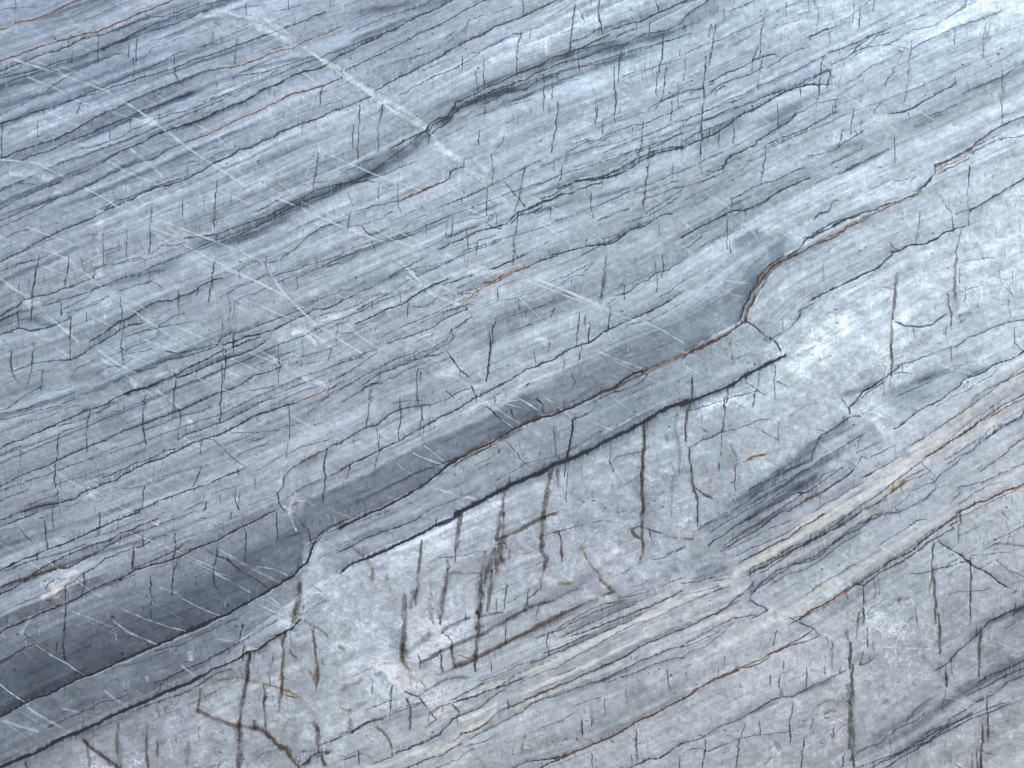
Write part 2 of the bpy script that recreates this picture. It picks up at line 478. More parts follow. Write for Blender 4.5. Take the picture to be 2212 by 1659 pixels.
k 6 .6 768,800 765,860
k 7 .7 290,1420 285,1610
k 7 .6 305,1560 303,1640
k 6 .6 405,1360 405,1410
k 6 .6 990,640 990,730
k 6 .5 970,680 970,750
k 6 .4 1160,790 1160,880
k 9 .75 1860,1070 1850,1200 1845,1340
k 7 .7 1852,1340 1855,1460
k 7 .5 1535,1380 1510,1600
k 9 .7 1740,1400 1745,1500
k 9 .8 1800,1490 1780,1600 1775,1660
o 12 .5 1860,1080 1855,1160
k 6 .4 2165,1280 2160,1340
k 6 .45 2190,1400 2188,1540
r 10 .7 1345,1560 1370,1600 1410,1640
d 6 .5 1650,1250 1700,1320 1740,1380
d 6 .4 1310,540 1330,490 1400,400 1420,340
b 10 .5 1315,550 1325,510 1370,460
b 12 .5 1240,740 1255,700 1290,655
d 7 .5 40,600 130,565 200,540
d 11 .75 -5,600 60,575 140,570
b 9 .65 180,530 220,510 300,470 400,430 460,390 520,370 600,350
b 6 .5 510,370 560,355 610,355
s 18 .35 170,550 210,520
b 8 .65 170,600 240,550 320,520 400,490 480,460 520,440
b 9 .65 550,440 610,410 660,370 740,330 820,300
b 6 .5 205,620 215,590 280,550
b 9 .6 -5,660 60,640 110,625
d 6 .6 -5,790 100,740 230,690 380,640
d 8 .8 125,790 200,760 280,720 360,690
d 7 .7 -5,860 60,830 110,800
d 7 .5 -5,810 60,750
d 7 .7 350,700 440,660 540,630 620,600 700,580 780,530 860,490 950,450
n 9 .85 -5,960 80,920 160,890 240,850 320,790 400,740 480,700 560,660 640,610 740,570 830,545 950,540
d 7 .6 600,610 700,560 800,540 860,500
d 7 .6 0,920 100,860 250,800 400,740 500,690
s 40 .4 0,900 200,830 400,720 600,630
s 60 .6 20,990 200,900 330,820 480,760
s 50 .6 430,830 600,770 720,700 830,640
s 40 .4 500,900 620,810 720,760
s 30 .5 700,710 780,670 870,600
d 7 .7 860,490 960,455
d 12 .75 960,450 945,520 935,560
b 8 .6 820,240 930,190 1000,170
b 8 .5 795,245 850,220 940,180
d 6 .6 940,345 1000,320 1090,290 1140,270 1200,230
d 7 .65 970,420 1060,380 1120,330 1190,300 1260,230 1350,210
d 7 .65 1090,350 1140,290 1220,230 1300,200
d 6 .5 1200,300 1340,295 1450,320
d 6 .55 1080,320 1150,290 1160,330 1080,390
d 7 .5 1480,320 1560,270 1640,230 1760,180 1900,130 2060,70
d 7 .5 1340,290 1500,190 1640,160 1740,100 1840,30
d 9 .5 1760,90 1830,50 1838,5
d 6 .4 980,160 1060,110 1140,60 1210,0
d 7 .45 1000,620 1060,580 1110,550 1180,510
d 5 .4 1060,540 1140,490 1220,430 1350,370 1450,330
b 5 .4 1130,500 1220,430 1360,390
n 8 .8 180,1115 260,1090 280,1040 320,1000 400,970 470,940 520,890 580,850 640,810 700,780 740,740
d 7 .6 140,1140 200,1115
n 9 .8 260,1090 290,1030 330,1000
b 7 .6 540,940 620,900 700,870 800,830 900,770 1000,720
b 6 .5 560,960 640,930 730,880 850,800 950,760
d 7 .6 640,810 740,740 780,720 860,670 1000,640
d 6 .5 380,1100 420,1050 500,1010 560,980
b 7 .7 -5,1210 120,1180 200,1140 280,1105
d 5 .5 0,1300 120,1240 230,1180 340,1120
s 80 .35 0,1300 200,1230 400,1140
s 60 .25 200,1060 400,1010
b 6 .6 820,1010 900,1000 1000,960 1080,910 1160,850 1200,830
r 5 .4 1090,900 1170,850
s 30 .5 900,1010 1000,960 1120,930 1220,920
s 30 .7 1040,1120 1080,1090 1180,1050 1270,1000 1340,970
n 12 .8 1020,1135 1060,1100 1100,1080
d 7 .6 1060,1090 1160,1050 1260,1000 1340,965
d 7 .6 900,1100 1000,1040 1100,990 1180,940
b 7 .65 520,1190 600,1170 700,1120 800,1080
b 9 .75 320,1285 380,1260 440,1220 520,1190
d 7 .5 320,1290 315,1380
n 9 .85 -5,1540 80,1490 150,1450 250,1400 330,1370 400,1370 500,1320 560,1290 640,1240 720,1200 830,1155
b 8 .5 330,1400 440,1360 560,1300
d 6 .5 860,1190 960,1140 1040,1110
d 7 .6 0,1620 60,1580 130,1530
b 6 .5 110,1600 200,1550 300,1510 400,1460
n 9 .75 1350,740 1440,720 1540,680 1640,610 1720,570 1770,540
d 6 .6 1490,700 1580,650 1660,600
d 6 .5 1500,820 1600,780 1680,740
d 7 .5 1610,750 1700,710 1780,680
d 7 .5 1500,830 1640,780
d 7 .5 1820,610 1900,570 2000,520 2080,490 2215,400
s 40 .3 1500,620 1760,540 2000,420 2212,300
s 30 .25 1580,270 1800,170 2100,60
s 50 .25 1400,760 1700,640 2212,440
s 24 .4 1820,620 1920,560 2060,500
s 80 .3 1300,850 1500,800 1800,700
s 70 .4 1640,1000 1800,960 1900,880 2000,820
s 40 .4 1980,790 2100,760 2212,700
n 9 .85 1630,1070 1700,1040 1800,1000 1870,970 1890,935 1950,890 2000,850 2060,820 2140,780 2215,750
r 9 .6 1640,1100 1700,1070 1800,1030 1890,980
c 16 .5 1640,1100 1760,1050 1880,990
b 6 .6 1640,1130 1740,1080 1860,1020 1900,980 2000,930 2080,900 2215,880
d 6 .5 1880,990 1980,930 2100,880
n 11 .9 1630,1070 1630,1120 1600,1170 1560,1210
d 12 .8 1560,1200 1500,1240
n 9 .8 1620,1140 1560,1210 1500,1260 1420,1290 1340,1320 1260,1350
s 24 .6 1510,1230 1570,1190
r 8 .8 1500,1250 1420,1295 1340,1325 1250,1355 1180,1375 1100,1400
o 9 .6 1400,1320 1480,1290 1540,1240
n 8 .7 1260,1360 1180,1380 1100,1410 1040,1430 960,1470
b 10 .7 1100,1405 1020,1430 940,1460 860,1510 800,1550
n 9 .85 1040,1430 960,1475 880,1510 800,1555 760,1600 680,1665
b 8 .7 1130,1440 1080,1460 1000,1520 940,1550 860,1580 800,1610 740,1655
r 6 .5 1200,1400 1100,1440 1000,1510
s 60 .35 780,1520 860,1480 900,1440 870,1400
s 60 .3 600,1560 740,1540 780,1500
s 90 .35 540,1640 640,1600 720,1560
s 80 .5 300,1600 420,1540 560,1500
s 50 .4 900,1450 1060,1400 1200,1350 1350,1300
n 10 .85 850,1420 880,1380 940,1370 980,1310 1010,1300
d 9 .6 1380,1165 1420,1160
d 6 .6 1470,1110 1500,1090
d 6 .5 1480,1165 1495,1140
n 9 .8 1850,1370 1920,1330 2000,1280 2100,1230 2215,1160
n 9 .8 1760,1390 1850,1360
n 9 .85 1350,1640 1420,1625 1480,1595 1560,1590 1640,1550 1700,1510 1780,1480 1830,1470
w 10 .7 700,170 760,230 830,280 900,330 950,370
w 7 .6 550,20 600,70 680,130 740,200 790,260
c 7 .4 700,150 760,230
w 30 .4 870,310 940,320
w 10 .7 1040,610 1140,670 1230,740 1310,790 1385,850
w 10 .8 1380,860 1400,890 1480,940 1560,1010 1620,1080
w 16 .5 1220,740 1340,810
w 9 .5 1540,720 1630,780 1760,860 1860,930
w 9 .4 1800,720 1900,790 1980,850
w 8 .4 1820,850 1920,890
w 10 .5 1110,1450 1300,1520 1420,1580
w 12 .5 1560,1230 1640,1310 1720,1380
w 8 .5 1120,900 1180,900 1260,930
w 10 .4 940,1200 1040,1270 1100,1320
w 30 .5 480,1500 580,1460 660,1490 780,1560
w 24 .4 1870,1480 1990,1560
w 8 .4 1880,1050 2000,1120
w 10 .4 2030,1560 2212,1640
w 10 .4 1780,1580 1700,1650
w 60 .45 1420,20 1340,0
c 40 .5 1500,170 1450,230 1580,200
w 60 .35 1450,170 1620,150 1720,80
w 18 .5 0,1600 80,1640
c 14 .4 0,1240 60,1200
w 12 .5 400,1450 480,1530
w 14 .5 500,910 480,980
w 8 .5 640,630 760,700
w 7 .4 560,880 720,1050
w 7 .45 310,620 420,680 560,800
w 7 .35 1160,1310 1260,1340
w 7 .4 490,150 495,350
l 120 .5 1600,80 1900,0 2212,-30
l 100 .4 1900,1300 2212,1250
l 80 .3 950,1250 1300,1250
l 90 .35 2000,1500 2212,1450
l 60 .3 1000,480 1350,330
l 80 .25 560,220 760,250
T 0 1
d 6 .6 -10,105 60,80 120,50 200,30 300,-5
b 8 .7 -10,45 70,0
k 9 .9 245,0 230,110 212,200 208,270
k 9 .85 208,290 203,410
k 9 .85 450,0 435,90 418,185
k 6 .4 530,10 540,90
k 6 .6 668,0 668,90
b 8 .75 -10,420 60,390 130,360
b 8 .7 -10,395 60,350 120,330 150,290 200,270 230,262 320,250 400,215 460,195 520,165 600,145
d 6 .6 600,150 605,80 680,60 760,55 830,30 920,5
d 6 .5 620,75 700,70 840,40 940,15
s 60 .5 -20,450 150,400 260,410 400,350 500,310 640,270
s 34 .55 120,440 230,420 330,450 400,420
d 9 .75 -10,515 60,490 120,470 200,490 290,470 370,440 450,400
d 8 .65 400,350 480,310 560,260 620,200 720,190
d 8 .6 420,370 500,350 620,310 700,260
s 70 .55 640,240 760,200 860,150 980,120 1080,70 1220,0
n 8 .75 720,190 790,150 830,135 900,125
d 7 .6 780,225 850,200 920,180 980,160 1040,200
d 7 .5 900,120 980,100 1060,90
d 7 .6 1040,60 1100,30 1180,0
k 8 .8 395,300 395,390
k 6 .7 122,360 120,460
k 7 .8 462,400 458,540 457,680
k 6 .6 550,360 555,415
k 6 .6 120,180 122,220
d 9 .85 580,545 640,510 700,470 760,420 840,400 900,360 960,320 1020,295 1100,290 1160,260 1230,240 1290,200 1380,155 1440,140
d 9 .85 450,680 500,660 560,630 600,590 660,550 720,520 770,480 830,450 920,430
s 24 .35 620,530 720,450 850,390 950,340
d 8 .75 80,750 150,730 210,695 280,685 400,675 460,680
d 7 .5 450,790 500,730 580,690 640,660
k 8 .8 75,590 75,680 80,760 115,820
k 7 .75 222,570 205,700 178,830
k 7 .7 270,740 260,870
k 8 .7 777,260 790,400
k 9 .85 800,410 795,520 785,600
k 6 .6 790,600 795,690
k 9 .85 1380,30 1378,150 1360,230 1345,290
k 7 .7 1155,230 1150,380
k 7 .5 1283,190 1270,260
d 7 .5 1500,120 1550,90 1640,40 1700,40
d 8 .75 1735,55 1800,30 1860,-10
k 6 .7 1725,0 1720,60 1750,130
k 6 .5 1545,90 1560,140
d 8 .6 1030,500 1040,440 1080,420 1140,380 1200,370
d 7 .6 1420,270 1500,230 1580,190 1660,160 1740,110
d 6 .5 1500,210 1600,170 1700,140 1780,110
d 6 .45 1470,320 1560,270 1660,240 1760,190
d 7 .5 1760,140 1880,100 2000,60 2120,30 2215,0
d 7 .5 1790,170 1900,130 2020,90 2212,50
d 6 .4 1900,220 2040,160 2212,100
k 6 .6 1930,140 1930,200
k 7 .75 1525,290 1515,380 1508,450
k 6 .65 1490,330 1490,430
k 6 .7 1447,400 1445,510
k 6 .5 1480,230 1485,310
b 9 .85 1450,570 1520,550 1600,520 1700,500 1780,480 1860,440 1960,390 2040,350 2120,340 2215,290
d 7 .6 1500,500 1600,480 1700,440 1800,410 1900,370 1980,340
d 6 .6 2000,320 2120,260 2215,220
d 8 .6 1240,430 1100,450 960,470 820,520
d 8 .7 1060,620 1160,630 1260,610 1340,590 1420,570
d 8 .7 1000,700 1100,670 1200,650 1300,620 1400,590 1440,530 1500,490
d 6 .5 800,650 900,620 1000,600
d 7 .5 780,620 860,580 940,560 1060,500
d 6 .5 1540,490 1580,470 1700,420
d 6 .5 620,760 700,720 780,720 860,660
d 7 .6 820,740 920,740 1020,720
n 9 .85 1140,770 1200,730 1270,700 1350,660 1420,620 1460,600
n 15 .9 800,890 860,870 920,860 980,840 1040,810 1100,790 1140,770
s 40 .8 830,890 900,860 1000,830 1080,800
s 28 .6 1080,790 1200,750 1320,710 1420,670 1520,640 1620,610 1720,560
n 9 .8 1140,790 1240,760 1340,710 1440,670 1560,630 1640,600 1720,560
n 8 .8 1500,590 1600,550 1700,520
d 7 .6 870,760 930,750
n 9 .85 540,1010 620,980 700,950 760,910 830,890
n 9 .8 -10,1250 80,1200 160,1180 240,1140 340,1100 420,1060 500,1030 560,1000
s 34 .7 380,1090 460,1060 560,1045 640,1010 720,960 900,920
d 8 .7 380,1100 460,1080 560,1050 640,1010 720,970
d 8 .5 -10,1290 80,1250 150,1220
d 6 .6 430,930 560,890 700,840 780,790
d 6 .6 -10,1010 80,960 180,890 260,850
d 6 .6 -10,1020 100,1000 220,970
d 6 .6 -10,1060 100,1040 200,1010 320,980 500,920
d 6 .5 120,1090 240,1060 380,1010 500,960
d 6 .45 -10,1140 100,1110 200,1080
s 60 .35 0,900 150,850 320,830 500,760
s 50 .35 400,800 560,780 700,740
s 70 .5 780,830 850,820
k 9 .85 1135,820 1125,940 1105,1080
k 9 .85 943,900 935,1000 928,1090 945,1220
k 9 .9 590,1000 560,1120 560,1270
k 9 .9 380,1150 370,1280 358,1380 352,1500
k 7 .7 378,1520 376,1610
k 6 .7 350,1610 345,1650
k 11 .9 1440,680 1440,800 1432,940 1422,1070
k 9 .8 1465,600 1468,700 1455,800
k 8 .8 1515,510 1515,600
k 7 .6 1370,560 1372,590
k 6 .5 1445,590 1450,640
b 8 .85 -10,1495 100,1440 200,1400 340,1340 420,1300 520,1260 600,1230 700,1190 800,1130 880,1105 960,1080 1060,1040 1140,1000 1260,960 1350,910 1440,880 1540,850 1660,780 1760,750 1820,720
d 7 .5 560,1320 640,1290 760,1240
d 7 .5 930,1130 1040,1100 1120,1050 1300,1000 1360,970
s 18 .4 800,1140 950,1080 1150,1000 1300,950
d 8 .75 1150,1190 1240,1150 1340,1110 1430,1075 1540,1020 1640,980 1740,930 1790,920
b 10 .9 660,1480 760,1440 860,1390 960,1340 1060,1310 1140,1270 1240,1220 1320,1190 1400,1160 1480,1130 1560,1090 1640,1040 1740,1010 1820,980 1900,960
r 7 .8 1900,960 2000,920 2080,880 2150,840 2215,800
d 8 .7 660,1440 760,1400 860,1350 960,1320 1060,1270 1140,1250
s 14 .5 700,1440 900,1350 1100,1270
b 10 .9 140,1655 260,1620 380,1600 480,1570 560,1520 660,1480
s 40 .5 140,1650 300,1610 440,1600 540,1540
d 7 .6 200,1650 360,1620 450,1620 520,1590
d 7 .6 150,1620 240,1590 330,1560 390,1530
d 6 .5 -10,1590 80,1560 180,1510
d 7 .5 360,1480 460,1450 560,1430
d 6 .5 560,1420 700,1370 820,1320 940,1260
b 6 .5 780,1510 860,1500 960,1480 1060,1450
d 6 .5 560,1450 700,1410
b 8 .8 870,1655 960,1620 1050,1580 1140,1550 1240,1510 1340,1480 1440,1430 1540,1390 1580,1370
d 6 .4 1060,1430 1200,1390 1350,1350
b 5 .5 1500,1150 1600,1150 1700,1140 1800,1130 1860,1100
d 7 .6 1540,1290 1640,1250 1740,1220
d 7 .5 1640,1200 1740,1170 1820,1130
d 7 .8 1320,1180 1380,1190 1480,1280 1580,1360
k 6 .6 1310,1200 1305,1290
k 6 .7 1310,1350 1260,1490
k 7 .7 935,1500 925,1630
k 6 .5 1045,1340 1040,1380
k 5 .5 1665,1045 1668,1070
k 7 .7 1870,980 1875,1180
k 7 .6 1870,1190 1855,1310
k 6 .7 1740,1190 1750,1230
k 8 .8 1515,1500 1518,1590 1550,1640
k 7 .7 1550,1520 1545,1600
k 6 .4 1960,520 1955,660
k 6 .5 1810,590 1815,700 1800,820
k 6 .4 2185,450 2180,580
k 7 .6 2140,600 2130,680
k 6 .5 2048,30 2048,80
b 7 .55 1165,1000 1170,1070 1160,1170
o 12 .5 1150,1000 1165,1040
k 6 .5 1280,1030 1278,1150
k 6 .4 135,1260 135,1410
b 8 .7 1330,1655 1340,1580
d 8 .6 1200,1655 1300,1600 1340,1580
d 7 .5 1380,1540 1460,1500 1560,1480
d 9 .8 1840,1430 1900,1370 1960,1340 2020,1300
r 7 .6 1960,1335 2030,1295 2080,1265
o 14 .45 1900,1370 2060,1290
d 9 .7 2030,1300 2100,1260 2150,1230 2215,1210
s 40 .3 1900,1400 2212,1240
d 9 .8 1840,1420 1830,1490 1790,1530 1810,1600 1850,1655
k 10 .85 2120,1250 2105,1350 2110,1440 2095,1590
d 6 .6 2110,1435 2150,1420 2215,1390
d 6 .6 1860,1560 1960,1500 2100,1445
s 20 .4 1860,1550 2000,1490 2100,1450
d 6 .5 1870,1290 1960,1240 2080,1210 2160,1170
d 6 .5 1640,1400 1700,1370 1840,1290
d 7 .7 1650,1430 1655,1510
b 7 .8 2120,870 2215,800
d 6 .6 2010,1000 2100,930 2170,860
d 7 .6 1530,900 1620,880 1720,860 1800,840
d 6 .6 1800,650 1900,620
d 6 .5 1940,720 2040,690 2140,660 2212,620
d 7 .6 1940,660 2060,620 2160,590
d 7 .5 1840,880 1960,830 2100,770 2212,730
d 6 .5 1760,970 1900,900 2040,850 2212,770
d 6 .4 1650,720 1760,670 1840,650
d 8 .6 2030,410 2100,380 2212,350
s 90 .4 1480,700 1700,660 1860,600
s 90 .35 1060,960 1400,840
s 100 .35 620,1110 860,1040
s 50 .25 1680,660 2100,560
w 22 .6 1850,560 1900,500 1980,480 2040,480
w 22 .6 1980,480 2060,530 2130,580 2212,620
w 20 .5 1990,490 1960,420 1920,400
w 24 .6 2130,410 2212,370
w 18 .4 2050,430 2150,400
w 34 .65 900,790 1000,780 1090,750
w 20 .6 860,850 930,800
w 16 .5 760,850 790,890 840,880
w 16 .5 920,770 870,830
w 30 .5 1100,745 1150,740
w 18 .6 370,440 440,490 520,560
w 10 .5 230,500 330,570 460,660
w 9 .5 530,660 620,710 740,740
w 9 .5 540,370 620,400 760,470
w 12 .55 620,600 760,700 880,760
w 8 .5 1130,450 1240,500 1420,570
w 9 .5 940,540 1040,580 1160,630
w 10 .5 1600,290 1700,330 1840,390 1940,420
w 9 .4 820,640 960,690
w 10 .45 1280,790 1420,860 1500,880
w 9 .4 1490,660 1700,760
w 9 .4 1580,610 1800,700
w 9 .5 1480,750 1640,820
w 22 .45 1000,870 1080,920 1170,990
w 26 .5 1200,1040 1250,1080
w 8 .4 1850,720 1930,780
w 22 .35 1750,650 1800,690
w 30 .5 1960,780 2060,820 2120,820
w 24 .3 1600,960 1700,930
w 14 .4 0,140 100,220 190,260
c 44 .6 150,290 220,310 280,330
w 34 .7 640,130 660,110
w 40 .5 640,150 740,150
w 10 .4 40,180 160,260
w 10 .4 220,50 320,80 460,130
w 9 .35 180,330 340,430
l 30 .4 640,0 660,120
w 22 .5 570,1530 640,1580
w 14 .35 330,1370 420,1440 520,1500
w 20 .4 690,1590 740,1640
w 24 .5 1870,1550 1980,1590
w 16 .5 1840,1620 1900,1655
c 12 .3 100,1340 200,1370
w 9 .3 110,1240 240,1290
l 40 .3 560,1260 900,1200 1250,1080
l 60 .2 1150,1300 1250,1300
l 60 .3 1900,700 2212,600
s 60 .2 300,1500 700,1350 1200,1180
T 1 1
b 7 .7 -10,285 80,250 180,210 280,160 380,110
d 8 .5 100,0 -10,60
n 7 .7 300,140 380,90 450,60 520,20 560,0
d 7 .5 380,100 480,90 600,60 720,20 780,0
s 60 .3 0,240 200,160 400,120 600,80
d 7 .5 0,220 60,210 160,170
s 34 .4 420,130 560,90 720,40
n 8 .85 90,435 200,390 300,350 400,310 470,265 550,220 620,180 690,150
b 8 .8 100,345 180,310 260,270 330,230
k 6 .7 205,300 202,340
k 7 .6 435,280 430,400
k 7 .5 385,230 390,300
d 6 .6 460,330 540,330 600,300 640,260
n 9 .85 670,185 740,160 790,140 850,120
d 7 .7 740,210 820,175
d 7 .6 760,240 850,210
n 9 .9 970,88 1050,50 1120,20 1180,-10
b 9 .75 860,215 930,175 1000,150 1060,115 1140,95 1220,60 1300,30 1400,0
r 9 .7 950,180 1040,130 1140,100 1220,70
c 24 .5 880,220 950,190 1000,160
o 16 .3 870,230 960,180
r 6 .6 790,270 870,275
r 5 .5 770,310 830,360
b 6 .5 1010,200 1060,180 1120,160
k 6 .7 1012,200 1010,290
k 8 .6 825,0 812,70
k 6 .6 1110,0 1115,60
k 5 .5 800,0 803,50
b 7 .6 770,250 840,240 870,260 880,210
d 7 .6 640,360 740,340 820,310 860,310
d 7 .6 -10,510 60,495 120,470
b 6 .5 240,530 320,490 400,460 500,410 600,370 700,320 800,280
d 6 .6 500,430 600,390 700,350 770,320
b 7 .7 300,570 400,530 500,500 600,450 680,400 760,360 820,345
b 9 .85 700,490 760,450 820,410 850,390
b 7 .5 720,470 680,540 600,600 520,620 440,660
d 7 .7 -10,680 60,660 120,640 220,600
d 7 .6 -10,780 60,740 120,710 220,630
b 8 .6 -10,780 20,765 90,740
b 7 .7 -10,860 60,820 140,780 240,730 340,680 440,640 500,610
d 7 .6 140,840 260,760 400,710 560,640 700,570 740,510
d 7 .6 140,850 240,815
b 8 .7 -10,955 60,910 160,850 250,815
d 7 .6 420,680 560,650 660,630
d 6 .5 240,830 380,770 500,700
k 6 .6 190,860 180,960 160,1100
k 6 .4 200,850 195,940
k 8 .8 1700,140 1690,240 1680,310
k 11 .9 1720,0 1712,110 1700,230 1690,310
k 7 .7 2085,0 2080,150
k 8 .75 2055,100 2045,240
k 5 .5 2035,30 2030,100
k 7 .7 1840,190 1832,280
k 6 .7 1150,280 1152,355
k 6 .6 1200,340 1198,390
k 8 .7 1375,345 1360,400
k 11 .9 990,450 985,560
k 12 .9 972,510 968,620 955,720 940,810
k 7 .6 1005,410 1000,460
k 8 .8 1540,370 1530,480 1515,590
k 8 .8 1605,430 1595,560
k 10 .85 1750,330 1735,410 1715,500
k 7 .7 1580,390 1570,440
k 7 .7 1560,590 1530,700
k 6 .6 1350,570 1348,620
k 6 .6 1250,620 1248,690
k 6 .6 1440,690 1437,730
b 10 .5 1205,540 1210,600
k 7 .7 725,490 722,510
k 9 .85 690,630 740,690 770,740 820,780
k 6 .6 770,740 770,780
k 7 .7 490,730 488,980
k 6 .7 510,750 515,800
k 7 .8 380,910 375,1010
k 7 .8 445,920 435,1010
k 8 .85 385,1010 380,1100 365,1190
k 8 .85 515,980 520,1050 508,1120
k 8 .7 530,1110 530,1190
k 8 .7 245,1150 240,1260 215,1380
k 8 .7 60,1350 40,1440
k 9 .8 675,865 710,890 730,920
k 9 .8 840,840 860,890 880,910
k 7 .6 875,910 880,950
k 6 .6 995,870 997,940
k 8 .8 950,980 1000,1030 1040,1060
b 7 .5 1040,1060 1100,1120
b 7 .5 330,960 420,930 520,930
d 10 .75 -10,1210 80,1150 160,1110 240,1090 300,1040 370,1000 440,980 500,970 570,968
b 8 .6 570,970 640,940 740,890 840,850
b 10 .9 -10,1390 80,1340 160,1300 240,1260 330,1220 400,1180 480,1130 560,1090 620,1060 700,1020 780,980 850,930 920,895 1000,860 1080,820 1140,780 1200,740 1280,710 1360,680 1440,630 1500,600 1580,570 1640,540 1700,490 1780,460 1860,420 1940,390 2030,340 2120,290
r 6 .6 1280,710 1360,680 1440,630
r 6 .4 960,880 1080,820
s 26 .35 1960,380 2060,320
c 12 .5 1940,370 2060,320
d 8 .7 1780,260 1850,245 1920,190 2000,160 2040,120 2120,90 2215,30
d 6 .6 1730,320 1780,280
d 6 .6 1310,190 1400,150 1480,120 1560,80 1620,40
d 6 .5 1370,210 1480,140 1560,120 1650,30
d 6 .5 1060,290 1160,260 1280,220
d 7 .5 1030,420 1120,380 1240,340 1380,290
s 80 .3 900,450 1100,370 1400,290 1600,200
d 6 .5 1160,470 1240,440
s 130 .35 850,700 1050,560 1250,450
s 50 .3 1120,640 1300,610 1400,620
d 7 .55 2070,270 2120,240 2215,160
d 6 .5 2100,300 2160,260 2215,230
d 6 .5 1840,450 2000,420 2215,290
s 80 .3 300,1030 550,870 700,800
n 12 .95 -10,1760 200,1655 330,1600 420,1550 500,1500 600,1430 680,1360 780,1300 860,1260 960,1220 1050,1170 1100,1130 1200,1090 1260,1060 1380,1030 1480,990 1560,950 1620,930 1700,880 1780,850 1840,800 1900,770 1960,740
r 8 .8 1210,1085 1270,1055 1380,1040 1440,1020
o 14 .5 1200,1090 1280,1060
r 9 .8 1640,920 1740,870 1800,840 1860,790
b 9 .85 1900,770 1980,740 2060,700 2140,670 2215,630
r 9 .8 1960,730 2060,700 2160,670 2215,640
b 8 .7 720,1360 800,1310 900,1270 1000,1220 1080,1170
o 14 .4 730,1360 860,1290 960,1240
s 26 .5 1020,1200 1100,1150 1200,1110
d 7 .7 1640,950 1760,890 1860,860 1940,830 1990,770 1960,760
d 6 .6 1680,900 1800,850 1960,760
n 10 .8 1270,930 1310,960 1310,1020
d 7 .7 1500,770 1530,810 1510,850
d 7 .7 1450,940 1440,1000 1400,1020
n 10 .6 1190,850 1230,825
d 6 .6 1300,1000 1340,1040
d 7 .7 1430,1000 1490,985
d 6 .4 1100,990 1120,1040
d 6 .4 950,1110 965,1150
d 6 .4 1170,1040 1190,1080
n 6 .6 1120,1060 1105,1000
k 22 .35 2212,935 1900,1110 1600,1260 1400,1350 1200,1430 1000,1530 740,1670
n 20 .9 2240,925 2140,980 2050,1020 1970,1070 1900,1110 1820,1150 1740,1190 1650,1240 1560,1280 1460,1330
n 24 .9 1460,1330 1380,1360 1300,1400 1200,1440 1100,1490 1000,1540 900,1590 800,1640 740,1675
s 60 .5 2212,950 1900,1125 1460,1340 1100,1500 760,1660
k 13 .9 1510,1060 1490,1160 1460,1290 1440,1430
b 10 .6 1510,1060 1490,1130
k 12 .6 1380,1110 1385,1290 1440,1340
k 10 .6 1500,1060 1560,1040 1640,1000
b 8 .4 1140,1270 1160,1310 1210,1360
b 7 .6 1065,1200 1130,1270
d 7 .6 1000,1280 1050,1250
d 7 .6 930,1360 985,1330
k 8 .7 1020,1245 1025,1280
k 10 .7 1095,1430 1085,1490
k 14 .7 1310,1350 1315,1400
k 16 .6 1400,1390 1400,1500
b 17 .9 1350,1420 1335,1500 1325,1600 1315,1670
k 15 .7 1370,1390 1345,1450
k 9 .6 1460,1410 1455,1600
b 13 .7 1060,1520 1045,1600 1045,1680
k 14 .6 1075,1510 1040,1540
b 20 .85 1965,1090 1965,1250 1950,1400 1945,1520 1950,1670
b 10 .5 1965,1130 1960,1200
k 8 .6 1750,1210 1745,1340 1760,1400
b 8 .5 1740,1350 1800,1300 1900,1280 1960,1270
k 22 .3 2180,1010 2160,1100 2190,1240 2185,1400
k 14 .3 2090,1160 2110,1200
k 10 .4 2140,1430 2145,1600
o 12 .4 1790,1600 1800,1655
r 8 .5 2000,1580 2040,1600
b 12 .25 1940,1420 1840,1480
d 7 .4 1880,1280 1920,1320
b 7 .5 560,1655 700,1590 820,1540 900,1500
b 6 .4 680,1400 560,1450 460,1530
d 6 .4 1000,1460 1200,1340 1400,1300 1700,1120
d 6 .35 1500,1250 1700,1160 1900,1050 2200,880
s 90 .3 1400,1300 1700,1140 2100,930
s 30 .3 560,1560 800,1450 1100,1300
c 22 .5 730,0 800,40 870,60 960,90
c 30 .5 960,100 1060,80 1180,50
w 34 .5 640,120 700,130 760,110
w 10 .7 1120,120 1220,170 1340,210 1460,260 1560,300 1680,350
w 30 .3 1600,290 1750,370
w 20 .5 420,130 490,180 560,200
w 30 .4 400,210 560,190
w 20 .5 640,190 720,230
w 18 .5 20,430 100,500 170,550 250,610
w 16 .5 0,380 60,350 110,330
w 26 .45 260,230 360,210
w 9 .5 1960,430 2080,480 2212,560
w 7 .5 1640,610 1740,650 1870,700 1960,730
w 16 .5 1830,690 1880,700
w 7 .5 1700,750 1800,790
w 7 .6 1110,900 1200,950 1280,1000
w 6 .5 1010,945 1120,970 1220,1000
w 6 .5 1000,950 1100,940 1160,930
w 7 .6 1040,1060 1110,1110
w 9 .6 470,1280 560,1320 680,1360
w 6 .5 540,1230 640,1310 690,1350
w 9 .5 560,1360 660,1365
w 6 .4 1340,930 1440,970
w 12 .6 600,1500 700,1530 780,1560
w 26 .6 800,1555 880,1580
w 10 .5 740,1550 860,1570
w 10 .4 1540,1060 1640,1080 1760,1130
w 12 .4 1700,1130 1770,1100
w 34 .35 1500,1010 1600,980
w 9 .5 2212,880 2000,990 1760,1120 1560,1230
w 26 .5 1240,550 1340,550
w 60 .35 1150,600 1300,520
w 30 .35 800,840 900,850 990,840
w 20 .4 820,830 740,780 640,760
w 10 .3 260,1210 340,1230
w 50 .3 1180,520 1340,560
l 34 .55 -10,1440 200,1340 420,1220 620,1110 840,1000 1000,930 1180,850 1380,760 1560,660
l 50 .45 870,190 1050,200 1300,130 1600,10
